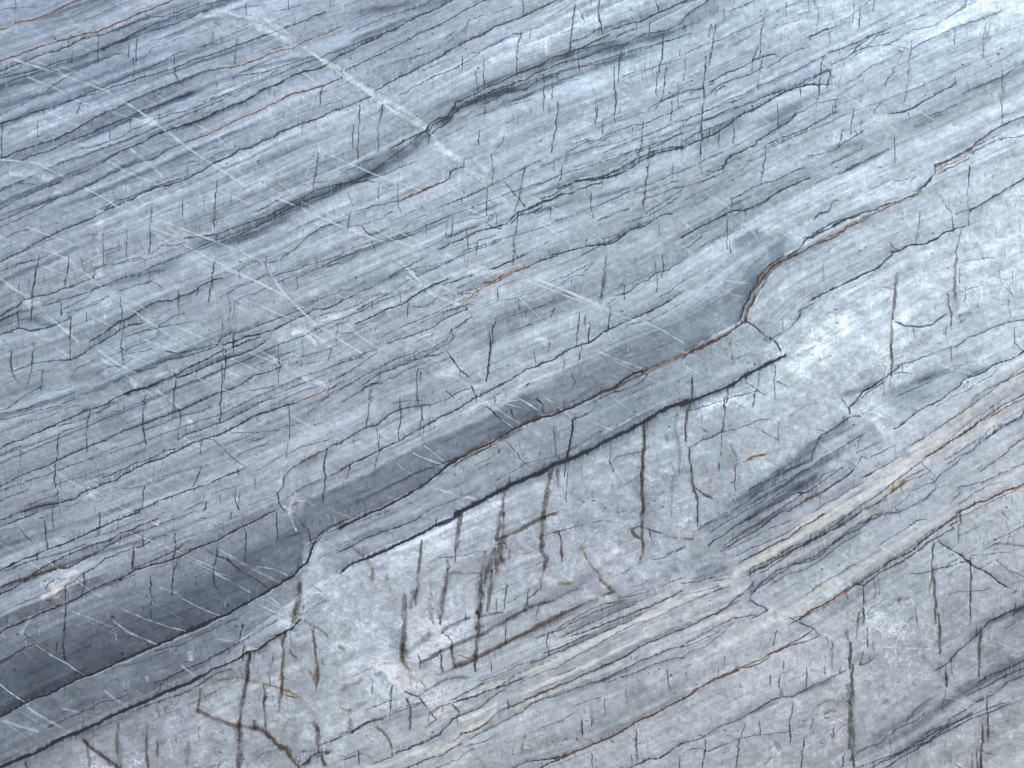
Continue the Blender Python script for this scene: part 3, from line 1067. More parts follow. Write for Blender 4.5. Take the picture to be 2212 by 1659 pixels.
l 60 .3 880,280 1100,210
l 100 .2 1900,1240 2100,1150
s 18 .3 900,960 1140,830
l 50 .3 1100,1600 1500,1450 1800,1300
l 60 .3 600,1180 200,1380
T 2 1
s 70 .35 300,60 420,100 440,200 380,320
s 60 .4 540,90 480,140 440,240 400,350 330,420
s 80 .4 200,520 100,590 0,620
n 9 .85 640,10 560,60 490,130 480,190 440,240 400,330 370,410
b 13 .9 740,-10 660,30 590,70 540,110 500,160
r 9 .8 500,130 560,80 640,30
b 11 .9 550,140 520,200 470,250 440,310 420,370 400,420
r 9 .75 520,120 490,200 460,280
c 22 .5 600,90 540,160 500,230 450,320 410,400
b 10 .9 410,410 360,450 300,500 220,550 140,590 60,620 -10,650
r 10 .8 300,500 220,550 140,580 0,640
c 18 .6 340,450 250,490 160,540 100,580
d 8 .7 220,540 120,590 30,640 -10,670
b 8 .8 410,420 470,450 510,490 560,540
n 9 .9 1360,-5 1300,40 1270,80 1190,110 1110,150 1040,180 960,220 900,250 830,295
n 9 .85 850,310 790,340 760,360
d 7 .7 760,360 740,420 700,460 640,500 570,535
n 11 .8 770,370 740,410
k 7 .8 570,530 620,580
d 11 .8 600,560 635,610
n 15 .95 665,640 640,660 560,700 480,740 400,780 330,830 260,860 200,880 120,910 60,930 -10,965
n 20 .5 665,640 500,730 330,825
s 50 .4 660,650 300,845 0,960
d 7 .5 580,680 520,720 440,770
k 6 .5 905,50 905,140
k 7 .6 890,250 885,290
k 6 .4 650,420 645,480
r 11 .75 315,540 312,600
k 7 .5 320,610 330,700
r 7 .4 330,690 340,710
d 6 .4 450,620 330,670
k 30 .55 1385,110 1380,190
k 18 .75 1378,180 1370,300 1360,400
k 18 .65 1360,400 1352,520 1355,640 1352,770
o 14 .4 1350,560 1355,650
k 20 .35 1300,200 1370,220
k 12 .75 1380,420 1440,450 1520,460 1600,450 1660,410 1700,380
k 13 .8 1720,240 1725,320 1740,390
k 9 .6 1740,390 1735,480
k 8 .6 1710,450 1695,520
k 9 .6 1750,580 1745,680
k 18 .7 1775,-5 1765,80 1765,180 1770,300
k 9 .6 1790,80 1795,180
k 6 .6 1830,200 1830,290
k 22 .4 1790,390 1860,370 1800,430
k 6 .5 1495,450 1500,520
k 6 .4 1300,800 1310,900
k 10 .4 1350,780 1340,850
k 9 .4 2050,80 2060,180 2130,240
b 8 .4 2150,270 2110,200
k 6 .4 2140,100 2135,180
k 6 .4 2110,280 2120,400
k 7 .5 2140,470 2145,600
k 6 .5 2140,560 2215,620
b 8 .4 1830,40 1900,20 2030,10
d 9 .55 1770,590 1850,520 1950,490 2040,450 2120,430 2215,420
d 12 .6 1740,590 1650,620 1580,640 1480,680 1390,700
k 14 .7 1400,710 1350,760 1300,790
d 8 .6 1370,760 1420,750 1480,755
k 10 .5 1420,700 1420,740
n 12 .8 1290,790 1230,840 1170,870 1120,930 1080,980 1080,1020
n 8 .6 1310,810 1220,860 1150,920 1100,960
s 40 .5 1300,790 1180,860 1030,900 1000,930
d 9 .6 1030,920 1080,1000
b 9 .8 1150,1040 1100,1040 1040,1070 1000,1100 940,1140 900,1160
s 50 .6 1100,1040 1000,1100 930,1140
n 10 .75 900,1150 880,1210 850,1260 830,1320
d 8 .6 830,1320 760,1350 680,1390 600,1430 500,1470 420,1520
s 36 .5 840,1310 700,1380 560,1440
s 110 .4 1300,1000 1500,900 1700,850
s 60 .35 1450,820 1700,760 2000,740
s 140 .4 1000,1200 1200,1160 1340,1170
s 90 .4 900,1380 600,1560 400,1650
d 7 .6 1140,1250 1160,1160
d 7 .5 1130,1280 1240,1220 1320,1190
b 6 .6 1220,1300 1300,1260 1380,1230
b 5 .4 1160,1300 1200,1310
b 7 .5 1140,1340 1160,1300
d 7 .5 1060,1330 1110,1350 1130,1380
b 9 .85 2215,620 2140,670 2040,700 1970,740 1900,780 1820,800 1780,850 1740,880 1660,940 1580,980 1510,1020 1440,1080 1370,1120
d 6 .5 2040,740 1900,840 1780,900 1640,980
d 7 .5 1530,820 1640,770 1760,720 1900,680
d 7 .5 1380,910 1500,860 1620,810
s 12 .4 1800,800 2000,720
b 7 .6 2215,740 2140,780 2060,820 1990,890 1900,950 1800,1020 1700,1090 1600,1150 1480,1230
d 6 .5 2215,710 2100,800 1980,860 1880,930
d 6 .5 2110,900 2060,950 2000,990
b 8 .75 2215,890 2140,940 2070,980 2000,1020 1940,1060 1880,1110 1820,1160 1760,1190 1680,1230 1620,1280 1570,1310
r 6 .5 2020,1010 1940,1060 1860,1130 1790,1180
d 6 .5 2020,980 1880,1060 1760,1160 1720,1200
s 14 .3 2215,700 2000,860 1700,1080
d 7 .6 2215,1020 2150,1060 2050,1100 2000,1150 1950,1190 1900,1240 1820,1290 1780,1340 1700,1390 1660,1430 1620,1470
d 8 .65 2215,1000 2190,1050 2100,1090 2020,1140 1940,1180 1880,1270 1790,1300 1720,1350
d 6 .5 2080,1080 2000,1110 1900,1200 1800,1260 1700,1320
d 7 .6 1560,1310 1545,1340 1570,1370 1600,1390
d 7 .6 1590,1400 1540,1430 1480,1450 1420,1480 1360,1530 1300,1570
d 7 .6 1600,1390 1620,1420
d 7 .5 1600,1440 1640,1470 1660,1500
r 9 .8 1460,1450 1400,1490 1340,1540 1280,1590 1200,1650
o 26 .5 1430,1480 1340,1530
o 14 .5 1400,1500 1420,1530
b 7 .6 1560,1390 1460,1430 1400,1480
b 8 .6 1320,1580 1240,1610 1170,1655
d 7 .6 1620,1470 1560,1490 1480,1530 1420,1590 1370,1620
d 7 .6 1660,1500 1580,1570 1480,1620 1400,1655
d 7 .5 1640,1510 1540,1600
d 8 .6 1370,1600 1380,1650
b 9 .85 1110,1380 1060,1430 1000,1470 940,1510 880,1540 800,1580 740,1620 680,1655
r 7 .7 1060,1430 940,1510 840,1570 720,1630
o 12 .5 870,1530 800,1570
b 7 .6 1170,1470 1100,1500 1020,1560 940,1590 850,1655
s 60 .4 1200,1420 1000,1560 850,1655
d 7 .6 1460,1290 1380,1310 1300,1360 1180,1430
s 30 .4 1430,1300 1250,1380
d 14 .6 1440,1260 1450,1290
d 9 .7 1240,1400 1170,1440
n 8 .75 860,1490 800,1530 700,1550 640,1590 570,1620
n 8 .6 560,1620 480,1655
s 50 .6 900,1400 840,1480 700,1540
d 7 .6 980,1390 900,1420 880,1460
d 7 .5 780,1400 640,1460 500,1520 400,1600 330,1650
d 6 .5 700,1450 560,1530 450,1600
d 6 .5 820,1440 700,1490 560,1580 470,1650
b 7 .6 2215,1180 2140,1230 2060,1300 2000,1350 1930,1400
d 7 .5 2215,1340 2100,1390 2000,1440 1880,1480 1780,1500
d 7 .5 2080,1460 1960,1500 1880,1540 1800,1600
b 7 .5 1740,1600 1800,1530
b 9 .85 2215,1480 2120,1510 2040,1550 1980,1580 1900,1600 1840,1630 1780,1660
r 7 .7 2215,1490 2100,1520 2000,1570 1890,1610
d 6 .4 2080,1540 2110,1580
k 14 .9 65,790 55,900 30,1010 15,1100 20,1200
k 9 .6 55,890 60,830
k 16 .85 45,1240 50,1350 60,1470 90,1560 95,1660
k 12 .85 275,930 265,1030 255,1150
k 10 .7 300,840 285,960
k 7 .5 255,1160 250,1290
b 9 .6 240,1340 235,1390
r 7 .6 240,1350 235,1380
k 10 .75 410,820 470,860 530,900
k 8 .7 500,770 490,850 470,900 455,980
k 6 .6 605,710 590,800 600,930
k 6 .5 600,810 680,850
k 9 .7 60,1235 140,1190 240,1150 330,1120
k 10 .5 330,1120 420,1090 500,1060 560,1060
k 7 .4 480,1120 540,1150 610,1190
r 7 .4 570,1170 630,1190
k 6 .5 625,1080 620,1220
k 10 .3 720,970 800,960 880,950
o 14 .6 130,1120 160,1145
o 14 .6 310,1220 350,1290
b 9 .6 340,1350 345,1520
r 5 .4 335,1350 345,1480
r 15 .85 415,1320 460,1300 510,1300 535,1290
o 20 .5 410,1330 480,1300 540,1290
b 9 .85 80,1500 130,1540 180,1570
r 8 .6 90,1510 180,1560
r 6 .5 870,1120 930,1135
k 6 .3 340,960 400,990
k 10 .3 760,640 850,590
k 7 .3 1080,340 1150,370
k 5 .3 740,800 810,800
k 5 .35 1075,650 1075,690
w 40 .8 1200,1050 1250,1080 1310,1120
w 30 .6 900,930 1000,950
w 12 .4 730,10 820,60
w 8 .4 820,150 900,200
w 8 .4 190,620 300,670 380,720
w 8 .4 0,710 120,770
w 10 .5 1310,130 1290,300 1320,480 1290,600
w 8 .55 1400,60 1390,200 1340,380 1330,560 1330,720
w 8 .4 1440,150 1560,160 1700,180
w 8 .4 1700,60 1710,200 1700,350
w 40 .35 1400,620 1430,640
w 8 .3 1900,190 2100,220
w 10 .4 880,1200 1000,1300
w 20 .4 1180,1020 1300,1160
w 10 .4 1540,580 1700,720 1860,760
w 26 .3 1300,1050 1400,1180
w 14 .4 100,660 0,620
w 10 .4 540,470 700,340
w 8 .4 140,60 280,160 420,180
w 8 .3 620,720 800,690
w 8 .4 380,990 420,1080 560,1080
w 14 .4 1240,1400 1280,1520
w 26 .4 1500,1290 1600,1350
l 60 .4 1400,760 1300,620 1500,300
l 70 .35 700,550 900,300 1250,130
l 100 .35 700,700 900,450 1200,350
l 80 .3 100,1080 200,950 350,950
l 70 .25 600,880 900,900
c 60 .55 2212,720 2000,900 1700,1150 1500,1300
c 60 .55 2100,1000 1900,1150 1650,1350
c 50 .5 1540,1340 1300,1500
c 50 .4 1200,1600 1500,1470
c 60 .3 2212,1150 1900,1350
s 90 .3 380,1060 60,1200
s 100 .25 400,1300 200,1400
T 0 2
b 8 .8 -10,98 80,60 160,30 240,0
b 6 .7 0,50 70,20
d 8 .6 50,20 120,0
k 11 .9 295,50 295,140 298,230
k 7 .7 345,0 343,100
k 7 .8 645,0 642,140
k 9 .7 130,108 160,150 210,190
n 9 .9 -10,385 80,340 160,305 230,280 300,240 380,210 460,185 540,150 600,120 660,95 740,60 810,30 900,0
d 6 .7 20,390 120,350 230,310 330,280 450,250 560,210
d 6 .6 560,180 640,150 760,110 860,60 950,40 960,15
k 7 .7 235,270 245,320
b 8 .8 -10,490 60,460 120,440 200,410 280,360 360,320 460,270 540,240 620,210 700,180 780,130 860,110 940,70 1030,35
b 8 .8 130,450 230,410 330,380 450,360 540,310 620,270 700,220 800,160 900,130
o 18 .5 160,440 260,410 360,370 430,360
r 6 .5 210,420 330,380 450,350
b 8 .8 -10,535 60,500 120,470 160,440
b 6 .6 880,130 980,100 1080,60 1180,30 1260,-5
k 6 .6 350,305 352,370
k 6 .6 123,400 124,440
d 8 .7 420,490 480,460 540,400 620,360 680,300 760,280
b 7 .7 760,270 820,250 880,220
b 7 .8 880,225 930,210 980,180 1040,150 1080,148
k 6 .6 925,150 925,220
k 12 .9 868,245 868,370
k 9 .8 548,390 550,520
k 9 .8 425,485 425,580
b 6 .7 300,500 310,470 360,440 390,440
r 5 .7 320,590 330,560 420,500
b 7 .7 320,580 350,600 400,610
n 9 .9 -10,790 60,750 120,720 200,690 280,650 370,610 440,590 520,550 600,510 680,470 760,430 830,400 880,380 940,360 1020,330 1100,310 1180,280 1260,240 1330,210 1400,180 1480,140 1540,110 1600,80 1680,40 1740,10 1780,-10
r 5 .5 1040,320 1140,300 1200,275
s 22 .4 380,610 560,540 700,470 850,410
b 8 .75 870,375 960,320 1050,280 1140,240 1180,220
d 7 .6 680,490 760,440 880,400
k 8 .8 1135,130 1125,240 1118,320
k 7 .7 1145,300 1130,400 1118,480 1118,530
k 9 .8 980,420 985,480 985,600
k 6 .5 980,620 985,700
k 10 .85 1400,200 1403,280 1392,340
k 7 .6 1392,340 1390,440 1420,540
k 8 .8 1570,70 1595,140 1592,250 1588,320
k 8 .8 1795,-5 1795,90 1803,185
k 7 .6 1500,0 1500,40
k 8 .85 1330,245 1400,280 1460,300 1520,350 1580,390 1660,430 1730,480 1750,500
b 9 .8 430,600 425,740 410,850 430,960
r 8 .6 370,910 400,905 415,880
b 8 .6 370,840 372,900
d 6 .5 1250,150 1320,130 1380,110 1440,70 1500,40 1600,10
b 8 .6 1890,0 1940,50 1990,110 2010,200
d 8 .7 1300,40 1340,40
b 6 .5 1120,110 1200,130
n 12 .95 -10,1328 60,1300 150,1250 220,1220 300,1190 380,1150 460,1110 550,1070 640,1030 720,1000 800,950 880,920 960,890 1030,860 1100,830 1180,790 1260,760
n 13 .95 1260,760 1300,740 1380,700 1460,670 1540,630 1620,590 1700,545 1760,500 1840,450 1900,420 1940,380 1980,330 2000,280 2020,230
n 10 .8 2020,240 2040,180 2060,150 2130,100 2215,65
b 9 .7 2030,210 2100,140 2212,100
d 9 .7 1860,170 2000,110 2015,200
d 12 .6 -10,1330 200,1230
n 7 .5 0,980 80,930 160,880 230,850
b 6 .5 0,970 60,940 160,890
s 60 .4 0,740 200,670 420,600
b 7 .5 150,780 180,810 230,840
d 8 .7 1740,810 1850,790
n 22 .9 -10,1650 100,1610 200,1570 300,1520 400,1470 500,1430 560,1400
n 20 .9 560,1400 640,1370 720,1320 800,1290 880,1250 960,1220 1030,1190 1100,1160 1180,1130 1260,1090 1300,1070
n 12 .85 1300,1070 1380,1020 1460,990 1540,950 1600,920 1660,900 1740,840 1830,790 1900,750 1950,690
s 50 .5 0,1640 500,1440 1000,1210 1300,1080
d 6 .6 1950,670 2000,640 2060,600 2115,570
b 7 .6 500,1300 600,1270 680,1230 740,1210 830,1180
k 6 .6 605,1240 605,1280
b 8 .7 1000,1110 1080,1080 1160,1040 1240,1000 1340,960 1400,920 1480,890 1540,850
d 9 .7 1540,850 1600,820 1700,760 1800,700
k 6 .7 1485,850 1485,890
b 7 .8 1570,730 1560,780 1535,850
k 9 .8 1580,870 1582,960
s 30 .4 1460,900 1600,830
k 11 .8 1045,1110 1030,1190
b 8 .6 300,1390 420,1340 540,1290
d 7 .5 1000,900 1180,860 1380,760 1540,690
d 7 .5 800,1000 960,950 1080,900
b 9 .6 860,1290 960,1250 1060,1225 1180,1180 1280,1130 1400,1050 1500,1020
o 10 .4 1270,1130 1380,1060 1480,1010
b 8 .4 620,1400 760,1350 860,1320
k 20 .9 1620,930 1600,1060 1580,1180 1560,1300 1550,1380
k 24 .85 1555,1380 1560,1500 1550,1600 1545,1670
k 24 .4 1535,1380 1540,1480
b 12 .7 1625,920 1610,1000 1600,1090
r 8 .5 1540,1360 1545,1420
b 16 .85 1845,790 1840,900 1835,1000 1830,1100 1820,1200
r 9 .6 1840,860 1832,1000 1828,1150
k 12 .5 1820,1200 1810,1300
b 16 .85 2025,760 2040,880 2050,1000 2050,1130
r 9 .7 2045,900 2050,1040 2050,1160
b 11 .6 1770,930 1755,1030 1745,1120
k 13 .8 1710,1130 1715,1280 1715,1400
k 10 .6 1730,1180 1715,1240
o 13 .65 1400,1095 1460,1090 1520,1075 1600,1090
k 12 .35 1600,1100 1700,1110
o 16 .7 1700,1120 1800,1140 1880,1170 1940,1195
r 13 .7 1850,1190 1900,1200 1940,1200
o 16 .5 1750,1360 1800,1350
b 18 .75 1270,1290 1360,1330 1440,1360 1540,1385 1640,1400
r 8 .5 1400,1340 1500,1370 1600,1390
k 22 .7 1640,1350 1650,1410
b 20 .75 1650,1400 1720,1430 1780,1490 1840,1520 1890,1550
o 20 .6 1700,1420 1800,1500 1850,1540 1930,1630
b 14 .7 1860,1560 1900,1620 1930,1655
b 13 .7 1300,1150 1290,1250 1285,1300
o 16 .5 1310,1160 1330,1220
k 8 .5 1290,1400 1285,1490
k 12 .6 1650,880 1740,860
o 14 .6 1890,820 1900,870
b 14 .7 1890,880 1890,920 1920,950
r 7 .7 1645,920 1700,900
o 12 .6 1650,925 1720,890
o 14 .5 1990,1020 2020,1060 2040,1100
k 24 .6 1940,460 1935,560 1920,640 1910,720
o 16 .4 1945,460 1935,560
b 16 .5 1930,590 1900,690 1920,700
k 16 .5 1900,660 1960,660
b 8 .6 1970,600 1960,650
k 12 .5 1980,700 2060,760 2130,810
k 8 .3 2020,480 2080,520
b 17 .8 540,1480 600,1530 680,1590 760,1650
o 18 .5 540,1475 580,1500
k 14 .5 565,1500 575,1600 580,1655
b 14 .6 770,1370 760,1450 770,1560
k 26 .5 780,1500 780,1655
b 15 .65 950,1450 945,1560 950,1660
b 12 .6 1020,1480 1010,1580
o 12 .6 1140,1460 1140,1500
b 16 .4 960,1360 950,1440
k 22 .35 1220,1500 1205,1640
o 14 .5 1070,1270 1075,1310
b 12 .3 1010,1250 1040,1330
b 9 .4 875,1370 900,1420
b 9 .6 160,1620 175,1655
k 20 .8 2050,1400 2060,1520 2100,1640
b 20 .6 2020,1340 2050,1400
k 16 .8 2050,1500 2080,1570 2115,1640
n 7 .9 1940,1650 2000,1610 2040,1570 2110,1550
n 22 .7 1960,1640 2040,1590 2140,1550
n 10 .8 1940,1565 2040,1540 2060,1510 2140,1480 2215,1450
d 7 .7 1940,1580 1930,1640
k 12 .6 2080,950 2095,990
k 10 .5 2160,1090 2170,1110
s 50 .4 1880,1470 1940,1460
s 90 .3 1900,1500 1600,1580
w 9 .5 780,620 860,660 960,700 1080,740 1200,770
w 10 .6 740,710 820,770 900,810 1020,860
w 9 .5 1180,560 1260,600 1340,640 1420,670
w 14 .4 1040,490 1140,520
w 9 .5 1400,400 1480,440 1620,520
w 9 .45 1660,350 1780,370 1860,410
w 8 .5 230,860 320,920 430,980 560,1070
w 8 .6 0,1120 80,1180 180,1250
w 12 .5 180,1270 260,1320 350,1370 460,1430
w 12 .5 410,1275 520,1300 640,1330 700,1340
w 14 .4 20,1350 130,1390 240,1420
w 12 .4 680,1160 740,1210 830,1260
w 14 .5 1130,950 1200,1010 1270,1070
w 24 .4 1230,900 1240,960
w 24 .5 950,1060 955,1100
w 16 .4 890,1160 930,1180
w 10 .35 1400,820 1500,840
w 40 .5 1020,60 1040,70
w 24 .4 1160,240 1260,210
w 60 .4 60,700 130,690
w 16 .6 200,680 170,730 140,780
c 60 .5 420,440 480,390 350,520 260,570
c 50 .4 330,450 360,560
w 8 .6 1950,420 1960,480 1980,600 1970,700
w 8 .5 1760,560 1830,620 1900,600
w 8 .5 2050,500 2110,560 1990,640
w 30 .45 1600,890 1650,880
w 50 .5 2000,1300 2010,1350
w 50 .4 1960,1420 2000,1450
w 8 .5 1640,1360 1480,1470 1400,1420
w 8 .5 2160,1180 2212,1300
w 8 .5 2170,850 2212,960
l 100 .4 1350,1200 1480,1120
l 110 .35 1400,1450 1250,1400
l 100 .3 700,1500 350,1600
l 140 .3 1750,1000 1950,900
l 100 .3 1650,1300 1850,1400
l 100 .3 2100,700 2212,500
s 200 .3 100,1100 400,1000
l 70 .2 600,1450 900,1300 1200,1200 1480,1060
s 30 .25 0,1480 300,1350 600,1230 900,1130
s 50 .25 0,1560 300,1440 700,1270
T 1 2
b 9 .8 -10,70 60,40 130,20 200,-10
d 7 .6 -10,110 80,70 200,30 300,-10
s 30 .3 0,150 200,60 400,-20
b 8 .8 -10,262 80,215 160,175 240,140 340,110 420,80 520,30
s 60 .3 0,200 250,100 500,-20
n 22 .9 800,-15 740,30 690,60 640,75 600,90 560,120
n 16 .9 570,110 500,150 420,190 360,220 300,250 220,280 150,310 60,350 -10,395
n 12 .7 620,40 610,90
b 8 .7 150,310 240,280 340,230
b 10 .8 75,235 120,270 155,300
b 20 .8 160,310 195,360 205,400 195,440
k 7 .4 150,230 150,290
k 20 .85 775,0 765,80 750,170 745,250
k 10 .6 745,250 735,330
k 8 .5 790,10 780,80
k 15 .8 520,190 515,280 505,380 490,470 475,600
k 26 .75 410,540 400,640 405,720 400,840 395,960
k 18 .6 450,530 480,500 440,620
k 20 .85 400,860 395,940
r 10 .5 385,950 430,970
b 14 .6 400,950 430,1000 450,1030
b 24 .5 400,930 450,890 520,840 580,780
k 20 .5 570,560 580,650 600,720
k 18 .35 300,400 290,460 320,500
k 16 .6 690,310 695,370
k 20 .85 690,370 680,460 660,560 650,640 645,720
k 8 .5 640,295 720,290
k 20 .7 1030,0 1020,90 1000,180
k 14 .6 1050,10 1045,160
k 20 .8 985,240 960,330 940,400 920,460
b 24 .8 1030,180 1020,260 1040,310
b 24 .7 1000,290 1010,400
b 20 .6 1030,300 1060,330
k 20 .8 930,260 910,400 900,520 880,640 870,760
k 20 .85 970,380 970,460 955,560 935,640
k 22 .8 900,470 900,600 880,690
k 16 .85 870,640 890,720 890,820 880,900 865,1030
k 16 .5 1095,240 1085,300
k 12 .4 1060,160 1070,240
k 9 .7 1075,470 1065,560 1060,640
k 9 .7 1065,700 1060,860
k 9 .5 1005,560 1005,650
b 22 .85 1310,0 1300,60 1310,130 1305,170
r 12 .6 1300,150 1330,150
k 22 .85 1300,170 1305,240 1325,300 1310,380
k 12 .5 1310,380 1295,440 1290,500
b 9 .7 1290,490 1250,530 1210,560
k 8 .5 1210,490 1212,560 1200,610
k 12 .85 1420,130 1425,220 1425,320
k 22 .5 1205,590 1195,640
k 8 .6 1275,610 1260,700
b 16 .8 1400,0 1310,30 1240,70 1150,120 1080,150 1010,180
o 12 .5 1100,140 1050,160
b 9 .6 980,215 1060,200 1020,180
o 14 .5 1140,240 1180,230
b 7 .5 1310,150 1400,120 1440,115
o 16 .5 1390,130 1450,115
b 6 .5 1450,110 1540,90 1650,65 1750,60
d 6 .4 780,290 860,260 940,250
k 12 .5 700,400 800,400 900,400
b 20 .85 400,1650 400,1650
k 17 .75 510,970 580,940 640,910 700,880 770,850 850,820 920,790 1000,740 1080,700 1150,660 1220,620 1300,590 1380,570
b 13 .6 1380,570 1440,540 1500,510 1540,490
b 18 .85 720,1010 800,980 880,945 960,900 1060,850 1160,800 1260,750 1360,700 1460,650
b 13 .8 1460,650 1540,610 1640,570 1710,540 1780,520
k 17 .75 650,780 700,740 760,710 820,690
k 10 .6 790,660 800,700
k 12 .6 890,680 960,665 1050,650
k 10 .6 650,780 690,810 720,850 710,890
k 12 .85 715,870 725,950 730,1010
k 11 .8 645,900 645,980 660,1040
k 9 .8 505,920 510,1010
r 9 .6 760,930 830,950 880,950
k 6 .6 800,790 795,850
k 7 .7 970,950 972,1030
k 8 .7 1340,780 1332,850 1340,930
d 7 .6 1800,560 1800,670
d 7 .6 1690,600 1690,640
b 15 .85 1870,110 1900,150 1945,180 1950,230 1955,270 1930,320
r 13 .7 1870,120 1940,170
r 12 .6 1945,210 1955,280 1935,310
k 16 .85 1945,0 1945,100 1945,170
b 10 .7 1880,110 1920,90 1980,100 2060,130 2160,170
k 7 .7 2000,110 2015,190
o 15 .7 1555,230 1590,290 1640,370 1680,410
b 15 .8 1680,430 1720,470 1770,520
r 13 .6 1690,440 1760,520
o 18 .7 1410,470 1490,460
b 5 .5 1760,420 1860,370
b 6 .6 2110,280 2215,230
b 7 .5 2000,320 2100,300 2215,240
s 50 .5 2070,400 2215,370
s 30 .4 1830,450 1900,430
r 8 .7 1350,790 1440,730 1520,690 1620,630 1700,600 1800,580
d 7 .6 1260,820 1400,770 1500,720 1600,670 1720,620 1820,590
d 7 .6 1440,800 1560,740 1700,680 1800,640 1900,600
b 9 .75 1480,800 1600,770 1700,730 1800,690 1900,650 2000,610 2100,570 2215,510
n 8 .7 1300,920 1400,880 1500,830 1600,790
d 7 .6 1220,980 1320,940 1420,900 1520,850 1660,800 1800,740 1900,690 1980,640
d 7 .6 900,1100 1000,1060 1120,1010 1240,960
s 60 .5 1300,930 1500,840 1700,770 1900,680 2020,620
s 80 .45 750,1170 1000,1070 1200,990 1400,900
s 60 .5 1480,740 1700,650 1830,600 2000,600
n 8 .7 720,1220 820,1160 920,1110
n 8 .6 750,1230 850,1200 960,1160 1080,1120 1180,1080
b 7 .6 570,1300 680,1260 820,1200 960,1160 1040,1120 1120,1060
s 40 .45 800,1200 960,1150 1150,1060 1400,960 1600,870 1800,770
d 6 .6 1140,1120 1260,1060 1400,1010 1500,940 1640,870 1780,790 1900,730
d 6 .5 1900,730 2000,700 2100,660 2215,600
b 7 .55 1800,560 1900,540 1960,520 2080,480 2215,420
b 6 .5 1830,550 1900,520 1960,490
k 5 .5 2100,440 2100,470
b 7 .7 330,1570 440,1540 540,1490 640,1440 720,1350 800,1310 900,1260 960,1220 1060,1160
b 8 .85 730,1485 780,1430 840,1420 900,1390 960,1340 1020,1290 1090,1260
r 8 .75 780,1440 880,1400 980,1340
b 8 .85 1090,1260 1160,1240 1240,1200 1320,1160 1400,1120 1480,1100 1560,1060 1640,1020 1700,1000
r 5 .5 1100,1260 1250,1195 1340,1160
b 8 .85 1700,1000 1780,970 1860,930 1920,890 1980,860 2060,830 2140,790 2215,760
d 7 .6 830,1470 960,1400 1040,1360 1160,1300 1240,1240 1380,1190 1500,1150 1640,1110 1700,1090
d 7 .7 1700,1090 1760,1060 1860,1010 1940,960 2060,920 2215,870
d 7 .6 1720,1110 1860,1060 1980,1000 2100,960 2215,940
s 30 .4 1400,1200 1650,1110 1900,1020 2212,900
b 6 .6 1020,1320 1080,1260 1080,1220
d 6 .5 1920,930 1920,960
d 6 .5 1160,1470 1300,1400 1420,1360 1500,1310
d 6 .5 1500,1260 1600,1220 1700,1200
b 8 .8 420,1660 500,1630 580,1600 660,1570 700,1540 780,1500
d 7 .6 800,1520 900,1500 1000,1450
d 6 .5 600,1655 760,1600 860,1540
b 7 .6 200,1640 320,1590 440,1540 560,1490 660,1420
d 7 .6 0,1610 60,1590 120,1570 200,1590
s 80 .5 -10,1655 100,1580 250,1570 350,1520
s 70 .4 200,1390 400,1330 600,1260
n 13 .7 60,1430 130,1380 200,1350 260,1345
d 9 .7 200,1350 300,1330 400,1290 500,1250
d 8 .6 160,1280 260,1240 340,1220
d 7 .6 280,1320 420,1260 540,1230
b 8 .6 480,1200 560,1160 640,1100 760,1070
s 20 .5 560,1150 700,1080 860,1060
b 11 .8 410,1160 500,1200 540,1250 585,1310
b 9 .8 585,1310 615,1350 550,1390
k 6 .6 570,1330 565,1380
k 12 .85 430,1210 450,1280 448,1360 445,1420
k 10 .8 330,1130 325,1220 320,1290
k 7 .6 210,1090 200,1180
k 6 .6 655,1240 660,1290
k 12 .7 720,1260 770,1300
b 13 .85 220,1390 270,1430 300,1480 325,1530
k 8 .8 108,1545 108,1640
o 10 .6 440,1080 455,1130
o 13 .7 510,1090 540,1130 560,1150
o 18 .4 340,1080 380,1060
b 18 .5 -10,1160 60,1130 140,1090
k 20 .5 60,1290 120,1250 160,1240
o 14 .5 -10,1270 60,1290
k 20 .5 -10,1440 60,1420 60,1340
b 14 .6 -10,870 20,890
d 9 .5 0,1430 120,1400 200,1350
s 100 .55 240,800 340,780 360,860 280,900
s 60 .45 200,1010 300,1090
s 60 .4 240,330 300,400
b 10 .9 2215,1210 2150,1240 2060,1290 1980,1330 1900,1370 1820,1420 1740,1460 1640,1500 1560,1540 1460,1580 1380,1600
r 7 .8 2100,1260 1900,1370 1740,1460 1560,1540 1400,1600
b 8 .8 1400,1600 1300,1605 1200,1620 1120,1655
b 8 .8 1460,1580 1380,1620 1300,1655
o 14 .3 1980,1330 1880,1350
r 7 .6 1640,1490 1580,1470 1520,1465
k 9 .6 1515,1460 1530,1480
b 9 .8 1860,1660 1920,1630 2000,1600 2080,1590 2140,1540 2215,1500
k 9 .8 2115,1020 2125,1150
k 9 .7 1852,1150 1850,1240
k 6 .6 1705,1220 1702,1330
k 8 .7 1630,1280 1615,1390
k 11 .7 1553,1350 1552,1460
b 11 .7 1910,1400 1910,1500 1920,1590
b 7 .4 1870,1450 1910,1480
k 9 .7 1622,1570 1622,1655
k 7 .6 1885,1570 1890,1630
k 9 .7 2195,1580 2195,1655
k 6 .6 1125,1490 1115,1570
b 14 .4 1180,1490 1180,1550
c 14 .7 1190,1520 1235,1525
s 24 .3 1320,1470 1460,1460
s 130 .3 1600,1400 1850,1350
s 100 .3 1850,1200 2000,1100
c 60 .8 220,990 300,1010 380,1060 460,1110
c 40 .8 420,1010 500,1070 560,1130
c 40 .6 260,990 340,1080 420,1150
w 40 .6 450,690 490,750 540,790
w 24 .6 460,670 540,720
w 60 .35 590,840 660,840
w 9 .6 260,450 330,510 400,600
w 9 .5 300,380 400,390 480,450 560,440 680,430
w 10 .5 560,480 580,560 540,620 600,720 660,780
w 60 .65 1200,440 1270,390 1340,440 1400,480
